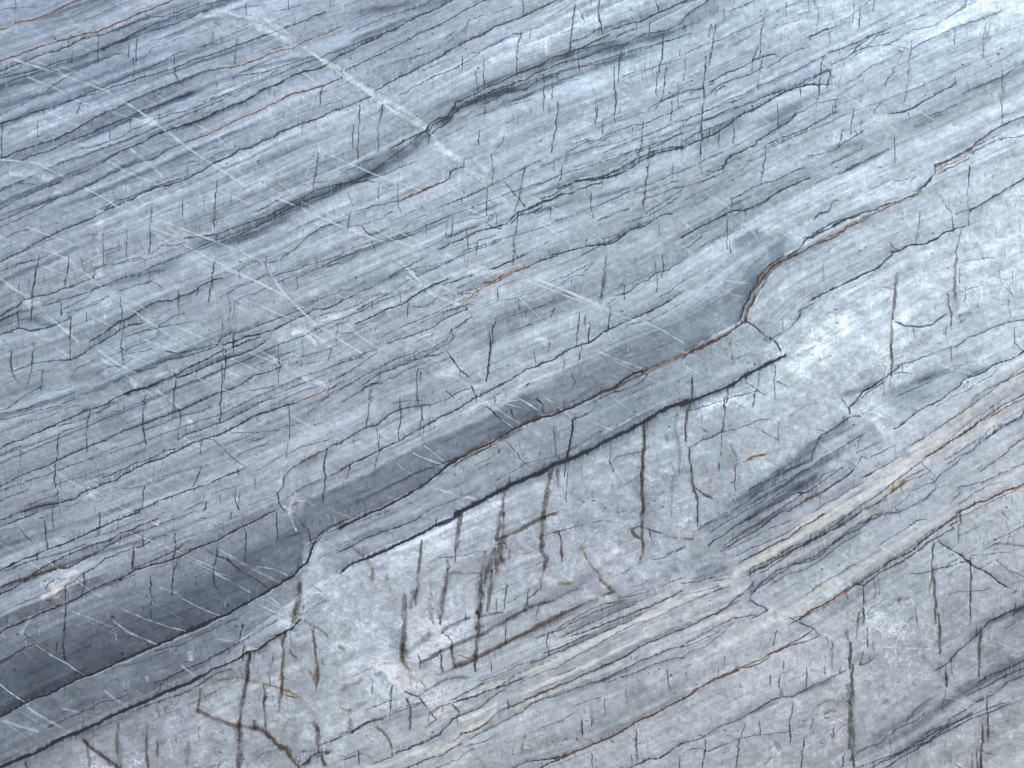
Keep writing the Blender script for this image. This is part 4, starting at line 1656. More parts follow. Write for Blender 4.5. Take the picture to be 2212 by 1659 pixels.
w 34 .5 1240,470 1330,360
w 60 .4 1640,280 1800,270 1900,300
w 60 .45 1700,350 1800,380 1680,500
w 60 .45 1560,520 1680,560 1780,570
w 50 .3 1820,80 1700,170
w 22 .6 1010,850 1040,760
w 10 .4 1340,390 1420,400 1480,440
w 10 .4 500,1200 640,1220
w 7 .5 40,950 130,800 180,870 120,1000
w 7 .5 30,1170 40,1250 120,1220 190,1270
w 60 .5 60,1300 140,1310
w 9 .5 120,640 140,760 200,860
w 9 .4 0,600 100,700 180,760
w 40 .3 0,1400 100,1450
c 46 .75 540,1590 700,1510 860,1400 1010,1270
c 42 .7 200,1655 400,1590 600,1520
c 40 .75 760,1360 900,1290 1020,1240
c 44 .75 1120,1210 1300,1130 1500,1030 1700,940 1900,840 2212,690
c 40 .7 1100,1290 1300,1190 1500,1110 1700,1040 1850,980
c 44 .5 2000,920 2212,820
c 50 .5 700,1630 850,1560
l 60 .35 1850,580 2212,560
l 60 .3 1900,800 2212,640
l 36 .4 650,1240 800,1180 1100,1040 1300,970
l 80 .15 350,200 600,200 850,100
l 80 .3 1100,350 1200,150
l 80 .3 750,550 850,450
l 100 .2 1100,1400 1400,1300
T 2 2
k 10 .7 92,0 92,90
r 14 .5 0,170 60,170
o 16 .5 0,175 60,175
n 8 .75 170,220 200,180 260,150 320,110 400,60 460,20 500,0
b 8 .6 170,220 200,180 240,160
b 9 .8 250,250 340,200 430,150 520,90 600,30 650,0
d 7 .6 220,190 300,160 400,90 500,40
d 7 .5 70,130 180,60 280,0
d 7 .5 120,90 300,20
s 110 .5 30,100 200,90 400,20 560,-20
s 60 .55 230,200 400,120 560,40 660,-10
d 6 .5 280,250 440,180 560,110 700,50
b 9 .8 380,318 440,290 500,260 560,220 620,195 680,165 760,100 850,50 920,0
d 7 .5 340,300 440,240 600,170 760,80
s 40 .4 380,300 560,210 760,90
b 7 .6 430,400 440,370 520,330 600,290 640,270 700,230 750,210 820,180 840,130
b 9 .9 430,410 480,380 540,350 600,310 680,270 760,230 820,200 880,160 960,120 1020,90 1080,50 1160,5
r 5 .5 440,405 560,335 700,260 850,180
o 12 .4 560,320 690,230
b 6 .6 900,120 980,60 1080,10
d 9 .65 460,520 500,500 560,450 640,390 720,340 820,320 900,270 960,210 1040,150 1140,110 1220,50 1300,20 1400,0
d 8 .6 440,540 520,460 620,370 740,330 840,290 920,240 1000,190 1080,110 1200,60 1240,20 1350,0
d 7 .5 600,460 680,400 780,380 860,330 920,290 1020,210 1150,130
s 40 .4 700,340 860,290 1000,200 1150,100 1250,40
d 10 .75 460,460 430,500 350,560 300,600 240,630
d 12 .75 430,575 460,590 520,610 545,630
d 7 .6 470,450 440,520 430,570
b 9 .8 -10,770 60,730 120,700 200,660 240,635
b 8 .6 240,640 320,600 370,575
d 6 .5 60,560 180,530 300,480
b 7 .5 0,540 100,520 240,480
d 6 .6 0,600 100,560 250,500
s 130 .45 50,400 200,420 330,450
s 80 .5 30,260 180,330 330,400
b 9 .5 200,450 320,430
d 8 .7 0,460 100,450 200,420
d 7 .65 550,630 500,660 440,690
b 6 .6 -10,870 80,820 140,780 220,740 320,690 400,680 480,660
d 6 .6 -10,880 60,860 140,820 240,770
b 6 .5 -10,950 60,900 140,880 250,790 330,710
b 7 .7 1270,210 1340,170 1400,130 1460,100 1510,60 1580,40
d 6 .6 800,540 860,490 940,440 1020,390 1110,340
d 6 .5 840,500 850,520
b 9 .9 745,705 780,670 840,630 900,600 960,570 1020,530 1080,490 1130,470
r 9 .85 760,690 830,630 960,570 1050,520 1120,475
b 9 .85 1130,470 1180,475 1240,430 1280,390 1340,360 1400,325 1460,290 1520,250
b 9 .85 1130,470 1200,430 1260,390 1340,320 1400,290 1480,250 1540,200 1600,160 1660,110 1720,60 1760,30 1790,10
r 6 .6 1250,410 1340,360 1440,300
b 8 .85 1520,250 1600,200 1660,170 1710,130 1760,110 1740,80 1790,50
o 14 .3 1300,340 1500,220 1700,80
b 8 .8 735,708 790,730 850,755 830,770
b 7 .6 690,680 740,710
b 7 .6 730,685 790,670 840,630
b 7 .8 850,760 880,800 800,840 720,860
b 8 .8 830,775 760,820 700,850 640,890 570,920
b 6 .7 690,870 640,890 600,910
b 11 .9 -10,1220 60,1170 120,1130 200,1080 280,1050 360,1020
r 10 .85 20,1200 120,1130 220,1070 350,1035
r 8 .8 360,1030 440,980 500,960 550,930
b 8 .8 360,1020 420,1010 500,980 560,940
r 12 .8 550,930 590,910 640,890 720,860
o 18 .3 880,800 940,820
r 11 .5 930,800 940,840
k 8 .7 610,770 600,810 590,860
k 10 .75 960,840 965,920 970,1010
k 8 .5 930,860 960,890
k 6 .6 270,940 270,1000
k 6 .6 225,1020 228,1070
k 8 .7 20,1040 20,1090
b 7 .6 655,970 650,1030
k 9 .7 567,1060 563,1130
b 8 .8 625,1070 625,1130 645,1190
k 9 .8 810,1010 802,1130
k 5 .5 925,1000 924,1060
k 5 .5 1020,1000 1018,1040
k 18 .95 1100,985 1100,1080 1095,1180 1090,1260
k 24 .95 1090,1250 1092,1340 1088,1440 1085,1530
k 15 .9 1085,850 1085,930 1078,1010
k 14 .5 1065,740 1068,830
k 13 .8 1105,1440 1108,1550 1105,1659
k 12 .5 1070,1120 1068,1200
k 10 .7 1060,1560 1030,1655
k 14 .6 1100,1590 1085,1610
b 8 .7 1175,480 1168,600 1170,700
o 9 .5 1172,500 1170,580
b 12 .6 1140,650 1135,720
b 12 .6 1165,640 1165,720
k 9 .8 1195,750 1200,880
k 8 .6 1235,840 1238,910
k 7 .5 1130,740 1130,800
k 7 .5 1248,460 1242,560
k 7 .5 1275,440 1275,540
k 5 .5 1060,520 1065,570
k 10 .8 1145,990 1200,970 1230,950
k 8 .7 1170,900 1150,980
k 8 .6 1205,930 1205,960
b 11 .85 1630,210 1620,300 1615,420 1600,500
k 13 .9 1620,370 1630,450 1635,550 1640,650 1635,720
k 12 .85 1655,660 1665,760 1665,830 1668,920
k 11 .9 1862,305 1868,420 1865,560 1862,730
b 9 .85 1660,195 1740,250 1840,320 1900,360 1960,390 2030,440 2105,500
k 7 .7 1470,400 1560,395 1640,370 1740,350 1850,320
k 6 .5 1870,295 1960,280 2060,265 2120,260
k 10 .4 1720,545 1780,520 1860,520 1990,495
b 10 .4 1720,545 1740,525
k 14 .4 1390,570 1460,550
k 12 .5 1400,540 1395,590
k 7 .6 1510,620 1525,740
k 7 .5 1790,70 1788,200
b 12 .6 1800,0 1805,70
b 12 .5 2070,0 2095,30
k 6 .5 2090,60 2130,160
k 9 .7 2010,185 2060,160 2130,130 2215,90
k 12 .6 1970,240 2020,210 2060,205 2130,210 2215,225
k 8 .5 2115,160 2110,210
k 7 .5 2030,310 2100,370 2215,470
b 5 .4 2100,370 2215,420
k 7 .6 2165,590 2145,680
d 9 .75 2215,620 2130,650 2060,680 1990,710 1940,760 1900,810 1840,860 1780,910 1730,970 1640,1030
s 40 .4 2212,640 2050,680 1930,780 1800,900
s 240 .3 2100,850 1900,950
d 8 .6 2080,760 2150,730
k 8 .7 1900,730 1900,800
k 12 .8 1935,770 1925,880 1915,1060
k 11 .8 1710,980 1700,1130
k 10 .7 1740,960 1740,1050
k 7 .6 1690,1150 1688,1280
b 20 .6 2110,940 2140,970
c 24 .4 2130,920 2190,940
d 9 .7 2215,960 2140,1000 2060,1030 1980,1060 1910,1100
d 9 .7 2215,1010 2100,1060 2000,1110 1920,1150 1840,1190
d 9 .6 2215,1060 2120,1100 2080,1130 2000,1190 1920,1230
s 80 .55 2212,1030 2000,1140 1880,1210 1780,1300
d 9 .6 2100,1230 2000,1270 1900,1300 1820,1340 1740,1380
d 10 .6 1940,1210 1840,1270 1740,1330 1720,1370 1600,1420 1540,1460
d 10 .65 1890,1290 1780,1360 1660,1410 1580,1460 1500,1500 1400,1560 1300,1620 1240,1655
d 10 .65 2110,1240 2020,1290 1900,1320 1760,1400 1640,1460 1520,1530 1400,1590 1320,1650
d 8 .6 1720,1390 1580,1490 1480,1520 1380,1560 1280,1600 1160,1655
s 60 .55 1800,1330 1600,1440 1450,1520 1300,1600
d 7 .55 1640,1180 1560,1240 1500,1290 1460,1360
d 8 .55 1570,1300 1500,1360 1400,1400 1320,1450 1280,1500 1200,1520 1120,1570
s 60 .4 1660,1150 1560,1260 1440,1360 1300,1450 1150,1560
s 80 .3 1750,1150 1700,1250 1640,1330
b 22 .3 1760,1150 1800,1160
s 60 .4 1720,1100 1650,1010
d 10 .6 -10,1505 60,1480 120,1460 200,1410 260,1380 340,1360 420,1310 500,1270 580,1220 640,1200 720,1195 780,1160 860,1120
d 8 .6 440,1300 540,1240 620,1210
d 8 .6 860,1120 940,1090 1000,1060 1060,1020
s 34 .5 700,1200 840,1140 940,1100 1020,1060
s 24 .5 400,1330 520,1270 640,1220
d 8 .5 90,1440 160,1450 220,1410
k 6 .6 0,1560 60,1530 120,1530 150,1550 240,1520 340,1480 480,1450 600,1430 700,1420
k 8 .75 145,1475 140,1600 133,1655
b 10 .75 400,1370 385,1440 365,1490
k 9 .8 365,1490 355,1600 348,1655
k 7 .6 498,1350 506,1440
b 10 .8 710,1235 705,1340
k 11 .85 700,1340 698,1500
k 9 .7 795,1460 785,1540 770,1655
k 8 .6 845,1340 835,1430
b 7 .5 845,1280 840,1300
b 16 .4 870,1260 930,1225 990,1230
b 13 .4 1010,1235 1080,1230
k 16 .4 920,1310 960,1290 990,1295
k 9 .6 985,1390 980,1480
k 6 .4 960,1450 1000,1460
s 60 .4 600,1530 640,1500
b 13 .3 530,1640 580,1580
k 12 .3 880,1500 915,1480
b 8 .5 780,1370 790,1390
b 10 .7 1975,1190 1978,1300 1985,1400 1980,1510
b 12 .85 1945,1370 1945,1500 1935,1659
b 9 .7 1912,1530 1910,1659
o 10 .5 1880,1570 1880,1650
o 14 .4 1710,1550 1740,1580
b 8 .4 1770,1620 1800,1655
b 9 .6 1980,1570 2010,1570
k 5 .4 1370,1360 1365,1480
k 5 .4 1340,1480 1342,1560
k 7 .4 1452,1590 1450,1655
s 80 .3 1940,1470 2050,1440
s 30 .5 1290,1240 1330,1220
s 20 .4 1500,1130 1510,1110
w 10 .5 620,640 560,620 500,500
w 40 .35 560,620 660,660
w 30 .4 940,800 1000,830
w 10 .35 1250,665 1350,690 1460,730
w 8 .4 1250,870 1400,880 1640,890
w 8 .5 1600,400 1615,560 1635,760 1650,900
w 8 .4 1290,230 1500,340
w 26 .3 1800,90 1850,110 1950,190
w 10 .3 2040,330 2150,400
w 8 .3 2000,830 2150,890
w 8 .4 1700,1200 1900,1240
w 30 .25 2150,1190 2215,1230
w 26 .3 1050,300 1180,330
l 110 .35 1100,180 1250,150
l 200 .2 1350,1050 1500,1200
l 140 .2 1400,650 1250,900
c 60 .6 -10,700 100,600 250,560 400,500
c 34 .6 0,800 150,720 300,660 460,630
c 44 .7 440,340 600,250 780,130 1000,0
c 44 .6 520,400 700,300 900,200 1080,90 1250,-10
c 40 .3 1150,0 1400,40
c 40 .3 100,680 350,640
F
w 11 .7 30,128 130,160 230,195 320,252 380,300 450,350 530,402
w 9 .55 0,345 80,352 150,388 210,420 290,468 350,502 480,572 620,640
w 11 .65 330,470 450,515 560,562 620,640 680,700 780,762
w 12 .7 600,428 720,482 820,520 900,552 960,575
w 9 .55 1600,10 1680,60 1750,112 1820,165 1890,232 1950,300 2010,370
w 9 .5 100,680 200,762 300,830 360,880
w 9 .5 190,1052 260,1095 340,1132
w 8 .5 560,90 700,190 820,262
w 8 .5 700,330 820,380 930,420 1060,470
w 8 .45 860,500 990,560 1120,640 1180,700
w 8 .45 430,560 560,610 700,690
w 8 .5 40,520 150,560 240,640 330,700 420,760
w 8 .4 500,720 620,790 700,850
w 8 .45 1000,330 1100,400 1200,450 1300,520
w 8 .4 1330,380 1420,430 1500,500
w 14 .75 1110,588 1200,618 1300,664 1370,692
w 8 .45 1640,480 1720,520 1800,570
w 8 .45 1960,620 2060,560 2140,620
w 8 .5 1760,850 1840,880 1900,930 1990,1000
w 8 .4 1560,700 1640,760 1700,800
w 8 .4 1180,860 1240,905
w 8 .4 60,1180 140,1240 220,1290
w 8 .4 280,1150 380,1190 470,1230
w 8 .45 540,1300 640,1340 740,1420 830,1500
w 8 .35 1780,1080 1900,1160 2000,1200
w 26 .75 650,104 690,128 730,160 775,185
w 30 .85 780,190 812,205
w 20 .8 815,215 850,240 890,262 925,282
w 34 .75 935,300 960,320 985,345
w 34 .6 985,350 1020,345 1050,330
w 30 .6 570,40 600,60 640,90
w 34 .65 1000,590 1050,588 1110,585
w 30 .6 600,740 640,715 700,700
w 26 .6 640,700 690,750
w 20 .55 330,500 350,520
w 50 .4 215,430 215,580
w 60 .6 205,590 245,598
w 40 .5 20,370 100,380
w 40 .45 1100,270 1050,340
l 60 .5 0,285 120,240 260,200
l 50 .5 420,400 600,300 860,200
l 70 .5 1000,150 1240,60 1400,0
l 60 .5 1300,240 1500,160
l 50 .5 400,250 520,200 640,150
l 120 .6 1650,40 1900,20
l 200 .5 1900,60 2212,40
l 160 .25 1750,680 1900,600
l 160 .5 1700,830 1850,700
l 160 .25 760,1230 900,1190 1000,1100
l 160 .5 420,1560 560,1480 640,1480
l 100 .5 1500,900 1650,840
l 120 .35 2080,560 2212,500
l 60 .6 870,1470 930,1480
s 30 .8 0,270 200,190 400,120 600,40
s 24 .8 0,190 150,150 300,100
s 20 .7 120,330 300,250 480,180
s 20 .6 0,440 160,370 330,300
s 26 .6 850,300 930,240 1100,160 1250,110 1400,70
s 20 .6 1000,260 1300,140 1480,90
s 26 .7 0,900 200,840 400,760 560,690
s 14 .7 0,1000 240,900 480,800 620,740
s 16 .6 600,610 840,520 1060,450 1300,370
s 22 .6 1060,480 1260,430 1440,390
s 16 .6 1400,300 1580,240 1740,170
s 40 .3 1540,640 1620,560 1660,520
s 60 .3 1300,760 1460,690 1560,620 1620,540
s 40 .7 2212,1310 2120,1350 2060,1400
s 50 .7 2212,1420 2080,1490 1960,1580 1820,1650
s 90 .5 2212,1330 2120,1400
s 50 .6 1540,1130 1640,1060 1740,990 1800,930
s 40 .6 1580,1110 1740,1020 1860,950
s 60 .4 1880,870 2040,790 2150,740
s 50 .5 960,1390 1100,1330 1250,1260 1350,1200
s 26 .6 0,1180 200,1120 420,1040
s 20 .5 0,1270 200,1200 420,1130 600,1060
s 14 .6 700,1120 900,1020 1080,960
r 9 .8 1540,742 1600,700 1640,610 1700,560 1790,510 1900,458 1990,410
r 8 .7 1000,985 1110,925 1180,902 1330,840 1440,785 1540,740
r 8 .8 2020,360 2100,318 2160,290
r 8 .8 1000,655 1040,620 1110,590
w 24 .7 640,1060 625,1100 640,1150
w 30 .6 610,1010 600,1060
c 60 .7 900,1570 1000,1510 1200,1430 1400,1330 1560,1260
c 70 .7 1560,1260 1700,1170 1850,1080 2000,980 2212,860
c 50 .6 1620,1200 1800,1090 1960,980 2100,880
c 46 .6 1500,1430 1700,1320 1900,1200 2050,1110 2212,1010
w 20 .5 560,42 520,34 480,22
w 22 .7 925,282 960,322 1000,350
w 18 .6 730,160 700,132 650,100
w 18 .7 860,560 900,600 940,640 1000,660
w 16 .6 280,320 330,360 350,380
w 20 .6 1060,410 1080,440
s 30 .7 20,60 200,0
s 34 .6 0,230 140,190 300,130 460,70
s 22 .7 60,470 200,420 340,360 500,290 640,240
s 26 .7 0,610 160,540 330,480
s 18 .6 100,250 300,180 500,110 640,60
s 40 .6 440,540 560,500 700,430 830,370
s 70 .3 400,552 520,512 620,462 720,412 820,372 880,325 925,288
s 40 .25 700,412 800,372 870,335 905,310
s 34 .55 930,275 980,238 1040,214 1150,180
s 60 .5 1100,170 1280,118 1450,70 1560,40
d 7 .6 430,540 520,505 620,455 700,418 780,385 860,330 925,282
d 7 .5 985,235 1060,205 1160,170 1280,135 1400,100 1500,70
b 8 .7 0,268 120,228 240,188 360,150 480,108 600,66 700,28
d 8 .6 0,170 110,140 230,102 350,62 450,22
d 7 .6 0,410 140,350 280,300 420,240 560,180 700,120 830,70
d 7 .5 0,690 160,640 300,590 460,520 600,470 760,400 900,350
b 7 .5 0,985 150,930 300,870 450,810 600,748 760,680 900,620
d 7 .5 0,1060 160,1005 320,950 480,890 640,820 780,770
d 7 .5 640,600 800,530 960,470 1120,410 1300,350 1500,280
d 7 .5 700,690 860,620 1020,540 1200,480 1400,400 1560,330
d 6 .5 1300,330 1500,250 1700,160 1850,90 2000,30
d 6 .4 1500,380 1700,300 1900,220 2100,140
d 7 .6 1480,890 1640,845
w 12 .7 1110,588 1210,622 1305,666
w 10 .55 1000,350 1060,412 1120,450 1200,490
c 44 .5 1180,1400 1340,1330 1500,1250
s 44 .7 1540,1120 1640,1050 1760,960 1880,900
s 26 .8 1560,1160 1680,1080 1800,1000
d 7 .6 1530,1150 1640,1085 1760,1000 1860,940
d 7 .6 1560,1180 1700,1090 1820,1010
r 7 .6 1700,1350 1800,1300 1920,1210 2040,1130 2212,1050
b 7 .6 1640,1240 1760,1160 1880,1080 2000,990 2120,910 2212,860
"""
# ---------------------------------------------------------------- stone pattern
# The stone's colouring with light mixed in, computed bed by bed and vein by vein on a regular grid laid over the slab.
# Slab units: 6636 x 4977 over the part in view, y downwards.
GW, GH = 6636.0, 4977.0
MX, MY = 820.0, 620.0

def vnoise(shape, cell, rs, ox=0.0):
    """smooth value noise on the grid; cell = (cy, cx) in grid cells"""
    h, w = shape
    cy, cx = cell
    gh, gw = int(h / cy) + 5, int(w / cx) + 5
    g = rs.standard_normal((gh, gw)).astype(np.float32)
    def wts(n, c):
        t = np.arange(n, dtype=np.float32) / c + 1.0
        i = t.astype(int); f = t - i
        w0 = (1 - f) ** 3 / 6; w1 = (3 * f ** 3 - 6 * f ** 2 + 4) / 6
        w2 = (-3 * f ** 3 + 3 * f ** 2 + 3 * f + 1) / 6; w3 = f ** 3 / 6
        return i, (w0, w1, w2, w3)
    iy, wy = wts(h, cy)
    ix, wx = wts(w, cx)
    r = sum(g[iy - 1 + k] * wy[k][:, None] for k in range(4))
    r = sum(r[:, ix - 1 + k] * wx[k][None, :] for k in range(4))
    return (r / max(r.std(), 1e-6)).astype(np.float32)

def blur(a, s):
    """separable Gaussian by cumulative box passes"""
    for _ in range(3):
        k = max(1, int(round(s)))
        for ax in (0, 1):
            p = [(0, 0), (0, 0)]; p[ax] = (k + 1, k)
            c = np.cumsum(np.pad(a, p, mode='edge').astype(np.float64), axis=ax)
            n = a.shape[ax]
            hi = np.take(c, np.arange(2 * k + 1, 2 * k + 1 + n), axis=ax)
            lo = np.take(c, np.arange(0, n), axis=ax)
            a = ((hi - lo) / (2 * k + 1)).astype(np.float32)
    return a

def sstep(a, b, x):
    t = np.clip((x - a) / (b - a), 0, 1)
    return t * t * (3 - 2 * t)

def parse(text):
    out = []; ox = oy = 0.0; sc = 1.0
    for ln in text.strip().splitlines():
        f = ln.split()
        if not f: continue
        if f[0] == 'T':
            ox, oy = float(f[1]) * 2212, float(f[2]) * 1659; sc = 1.0; continue
        if f[0] == 'F':
            ox = oy = 0.0; sc = 3.0; continue
        pts = np.array([[float(v) for v in p.split(',')] for p in f[3:]])
        pts = pts * sc + (ox, oy)
        if len(pts) < 2 or np.ptp(pts[:, 0]) + np.ptp(pts[:, 1]) < 2: continue
        # a vein that leaves the part in view goes on to the slab's edge
        if f[0] != 'k':
            for e, q in ((0, 1), (-1, -2)):
                p = pts[e]
                if p[0] < 12 or p[0] > GW - 12 or p[1] < 12 or p[1] > GH - 12:
                    d = p - pts[q]; d = d / np.hypot(*d)
                    z = p + d * 1000
                    pts = np.vstack([z[None], pts]) if e == 0 else np.vstack([pts, z[None]])
        out.append((f[0], float(f[1]), float(f[2]), pts))
    return out

def grid_up(G, X, Y):
    """smooth interpolation of a coarse grid of colours that spans the part in view"""
    G = np.asarray(G, np.float32); n, m = G.shape[:2]
    P = np.pad(G, ((2, 2), (2, 2), (0, 0)), mode='edge')
    def wts(t, n):
        t = np.clip(t, -0.8, n - 0.2) + 2
        i = np.floor(t).astype(int); f = (t - i).astype(np.float32)
        # Catmull-Rom
        return i, (-.5*f+f**2-.5*f**3, 1-2.5*f**2+1.5*f**3, .5*f+2*f**2-1.5*f**3, -.5*f**2+.5*f**3)
    iy, wy = wts(Y / GH * (n - 1), n); ix, wx = wts(X / GW * (m - 1), m)
    cl = lambda i, k: np.clip(i, 0, k - 1)
    r = sum(P[cl(iy - 1 + k, n + 4)] * wy[k][:, None, None] for k in range(4))
    return sum(r[:, cl(ix - 1 + k, m + 4)] * wx[k][None, :, None] for k in range(4))

def stone(step):
    rs = np.random.RandomState(7)
    xs = np.arange(-MX, GW + MX + step, step, dtype=np.float32)
    ys = np.arange(-MY, GH + MY + step, step, dtype=np.float32)
    shape = (len(ys), len(xs))
    N = lambda cy, cx: vnoise(shape, (cy / step, cx / step), rs)
    lines = parse(VEINS_AND_REFLECTION)
    # ---- bedding direction, from the beds themselves
    cs = 90.0
    cw, ch = int((GW + 2 * MX) / cs) + 2, int((GH + 2 * MY) / cs) + 2
    T = np.zeros((3, ch, cw), np.float32)
    for k, w, a, p in lines:
        if k not in 'dbrnslc': continue
        for q0, q1 in zip(p[:-1], p[1:]):
            d = q1 - q0; L = np.hypot(*d)
            if L < 5: continue
            if d[0] < 0: d = -d
            an = np.degrees(np.arctan2(d[1], d[0]))
            if not -62 < an < 0 or L > 900: continue
            m = (q0 + q1) / 2
            i, j = int((m[1] + MY) / cs), int((m[0] + MX) / cs)
            if 0 <= i < ch and 0 <= j < cw:
                th = 2 * np.radians(an)
                T[:, i, j] += (L * np.cos(th), L * np.sin(th), L)
    T = np.stack([blur(t, 1.3) for t in T])
    th0 = 2 * np.radians(-26)
    T[0] += 1.5 * np.cos(th0); T[1] += 1.5 * np.sin(th0)
    ang = 0.5 * np.arctan2(T[1], T[0])
    iy = np.clip((ys + MY) / cs - .5, 0, ch - 1.001); ix = np.clip((xs + MX) / cs - .5, 0, cw - 1.001)
    i0, j0 = iy.astype(int), ix.astype(int); fy, fx = (iy - i0)[:, None], (ix - j0)[None]
    A = ang[i0]*(1-fy)+ang[i0+1]*fy
    A = (A[:, j0]*(1-fx)+A[:, j0+1]*fx).astype(np.float32)
    A += .02 * N(160, 260)
    ux, uy = np.cos(A), np.sin(A)
    # ---- depth in the pile of beds: a scalar whose level lines run along the beds
    gx, gy = -np.sin(ang).astype(np.float64) * cs, np.cos(ang).astype(np.float64) * cs
    ax = .5 * (gx[:, 1:] + gx[:, :-1]); ay = .5 * (gy[1:] + gy[:-1])
    def div(a, b):
        o = np.zeros((ch, cw)); o[:, :-1] -= a; o[:, 1:] += a; o[:-1] -= b; o[1:] += b
        return o
    rhs = div(ax, ay); ps = np.zeros((ch, cw)); res = rhs.copy(); pp = res.copy(); rr = (res * res).sum()
    for _ in range(260):
        Ap = div(np.diff(pp, axis=1), np.diff(pp, axis=0)); al = rr / max((pp * Ap).sum(), 1e-9)
        ps += al * pp; res -= al * Ap; r2 = (res * res).sum(); pp = res + r2 / rr * pp; rr = r2
        if rr < 1e-3: break
    P2 = ps[i0]*(1-fy)+ps[i0+1]*fy
    psi = (P2[:, j0]*(1-fx)+P2[:, j0+1]*fx).astype(np.float32)
    psi = blur(psi, cs / step * .7)
    # ---- streaks that follow the beds: noise drawn out along them
    H, W = shape
    def streak(src, n, st=1.0):
        acc = src.copy(); tot = 1.0
        for sg in (1, -1):
            px = np.broadcast_to(np.arange(W, dtype=np.float32)[None], shape).copy()
            py = np.broadcast_to(np.arange(H, dtype=np.float32)[:, None], shape).copy()
            for s in range(n):
                ii = np.clip(py + .5, 0, H - 1).astype(np.int32); jj = np.clip(px + .5, 0, W - 1).astype(np.int32)
                px += sg * st * ux[ii, jj]; py += sg * st * uy[ii, jj]
                ii = np.clip(py + .5, 0, H - 1).astype(np.int32); jj = np.clip(px + .5, 0, W - 1).astype(np.int32)
                g = np.exp(-(s / (n * .6)) ** 2)
                acc += g * src[ii, jj]; 
        acc -= acc.mean()
        return acc / acc.std()
    fine = streak(N(8, 9), 7, 1.8)
    mid = streak(N(17, 22), 26, 4.0)
    mid2 = streak(N(11, 15), 18, 3.0)
    wide = streak(N(48, 90), 26, 9.0)
    # ---- small irregularity of every vein
    wx = 2.4 * N(26, 30) + 3 * N(90, 110) + 1.3 * N(11, 13)
    wy = 1.7 * N(22, 34) + 3 * N(80, 120) + 1.3 * np.tanh(2 * N(12, 14)) + .9 * np.tanh(2 * N(30, 26))
    n1 = N(40, 60); n2 = N(13, 16); n3 = N(150, 200); n4 = N(320, 420); n5 = N(24, 26); n6 = N(70, 70)
    psi = psi + wy * .7 + 2.5 * N(60, 260) + 4 * N(200, 700)
    psi -= psi.min()
    def bands(cell, sharp=0):
        g = rs.standard_normal(int(psi.max() / cell) + 6).astype(np.float32)
        t = psi / cell + 1; i = t.astype(np.int32); f = t - i
        if sharp: f = sstep(.5 - sharp, .5 + sharp, f)
        else: f = f * f * (3 - 2 * f)
        return g[i] * (1 - f) + g[i + 1] * f
    def seams(cell, width):
        # thin dark partings, unevenly spaced
        n = int(psi.max() / cell) + 6
        off = (rs.rand(n) * .7 + .15).astype(np.float32); amp = (rs.rand(n) ** 2).astype(np.float32)
        t = psi / cell + 1; i = t.astype(np.int32); d = np.abs(t - i - off[i]) * cell
        return amp[i] * np.exp(-(d / width) ** 2)
    bnd = .9 * bands(64, .10) + .7 * bands(30, .16) + .6 * bands(15) + .5 * bands(150, .15)
    sm = seams(70, 3.2) * sstep(-.6, .9, N(90, 500)) + .8 * seams(41, 2.8) * sstep(-.1, 1.2, N(80, 400)) + .6 * seams(26, 2.6) * sstep(.2, 1.3, N(70, 330))
    # ---- ground colour
    col = grid_up(BASE, xs, ys) / 255.0
    # how strongly the beds show, how broken and cloudy the stone is
    cloudy = grid_up(CLOUDY, xs, ys)[..., 0]
    bed = 1.0 - .75 * cloudy
    v = (.014 * mid + .014 * mid2 + .014 * wide + .010 * fine) * bed * (1 + .25 * n4)
    v += .036 * bnd * bed * np.clip(1 + .4 * n4 + .3 * n1, .2, 1.8) - .135 * sm * np.clip(1.15 - cloudy, 0, 1)
    v += .012 * n3 + .006 * n4
    mot = (.60 * n1 + .8 * n5 + .5 * n6)
    v += .011 * mot * (.6 + .9 * cloudy)
    dab = np.tanh(2.6 * (N(20, 15) + .3 * n2)) + .8 * np.tanh(3. * (N(44, 34) + .35 * n5)) + .6 * np.tanh(3. * (N(15, 44) + .3 * n2))
    v += .0105 * dab * (.8 + .5 * cloudy)
    vg = N(30, 7); vg2 = N(62, 12); cr = N(8, 8); bl = N(11, 24)
    pch = np.tanh(3.5 * (N(28, 60) + .5 * n5 + .25 * cr))
    crisp = np.tanh(2.2 * cr) * .9 + np.tanh(2.5 * vg) * .8 + np.tanh(2.5 * bl) * .7 + .5 * np.tanh(2 * vg2)
    v += .0095 * crisp * np.clip(1 + .35 * n1, .3, 2) + .012 * pch
    v += .006 * n2
    hue = N(200, 380)
    vt = 1 + .95 * v
    col = col * (1 + v)[..., None] * (1 + .0015 * hue[..., None] * np.array([1., -.3, .7], np.float32))
    LX = ((xs + MX) / step)[None]; 
    # ---- the broad dark bed, a sheet between two curves
    def between(up, lo, su, sl, amt, tint=(1.03, .97, .90)):
        nonlocal col
        u = np.array(up, float) * 3; l = np.array(lo, float) * 3
        def ev(p):
            y = np.interp(xs, p[:, 0], p[:, 1])
            y = np.where(xs < p[0, 0], p[0, 1] + (p[1,1]-p[0,1])/(p[1,0]-p[0,0]) * (xs - p[0, 0]), y)
            return y.astype(np.float32)
        yu, yl = ev(u)[None], ev(l)[None]
        Y = ys[:, None] + wy * 1.2
        a = sstep(-su, su, Y - yu) * sstep(-sl, sl, yl - Y)
        x0, x1 = u[0, 0], u[-1, 0]
        if x1 < GW: a = a * sstep(0, 40, x1 + 1.2 * wx - xs[None])
        if x0 > 0: a = a * sstep(0, 40, xs[None] - x0)
        a = a * (1 - .06 * n1 + .05 * mid + .09 * bnd)
        col = col * (1 - amt * a[..., None] * np.array(tint, np.float32))
    for b in BEDS: between(*b)
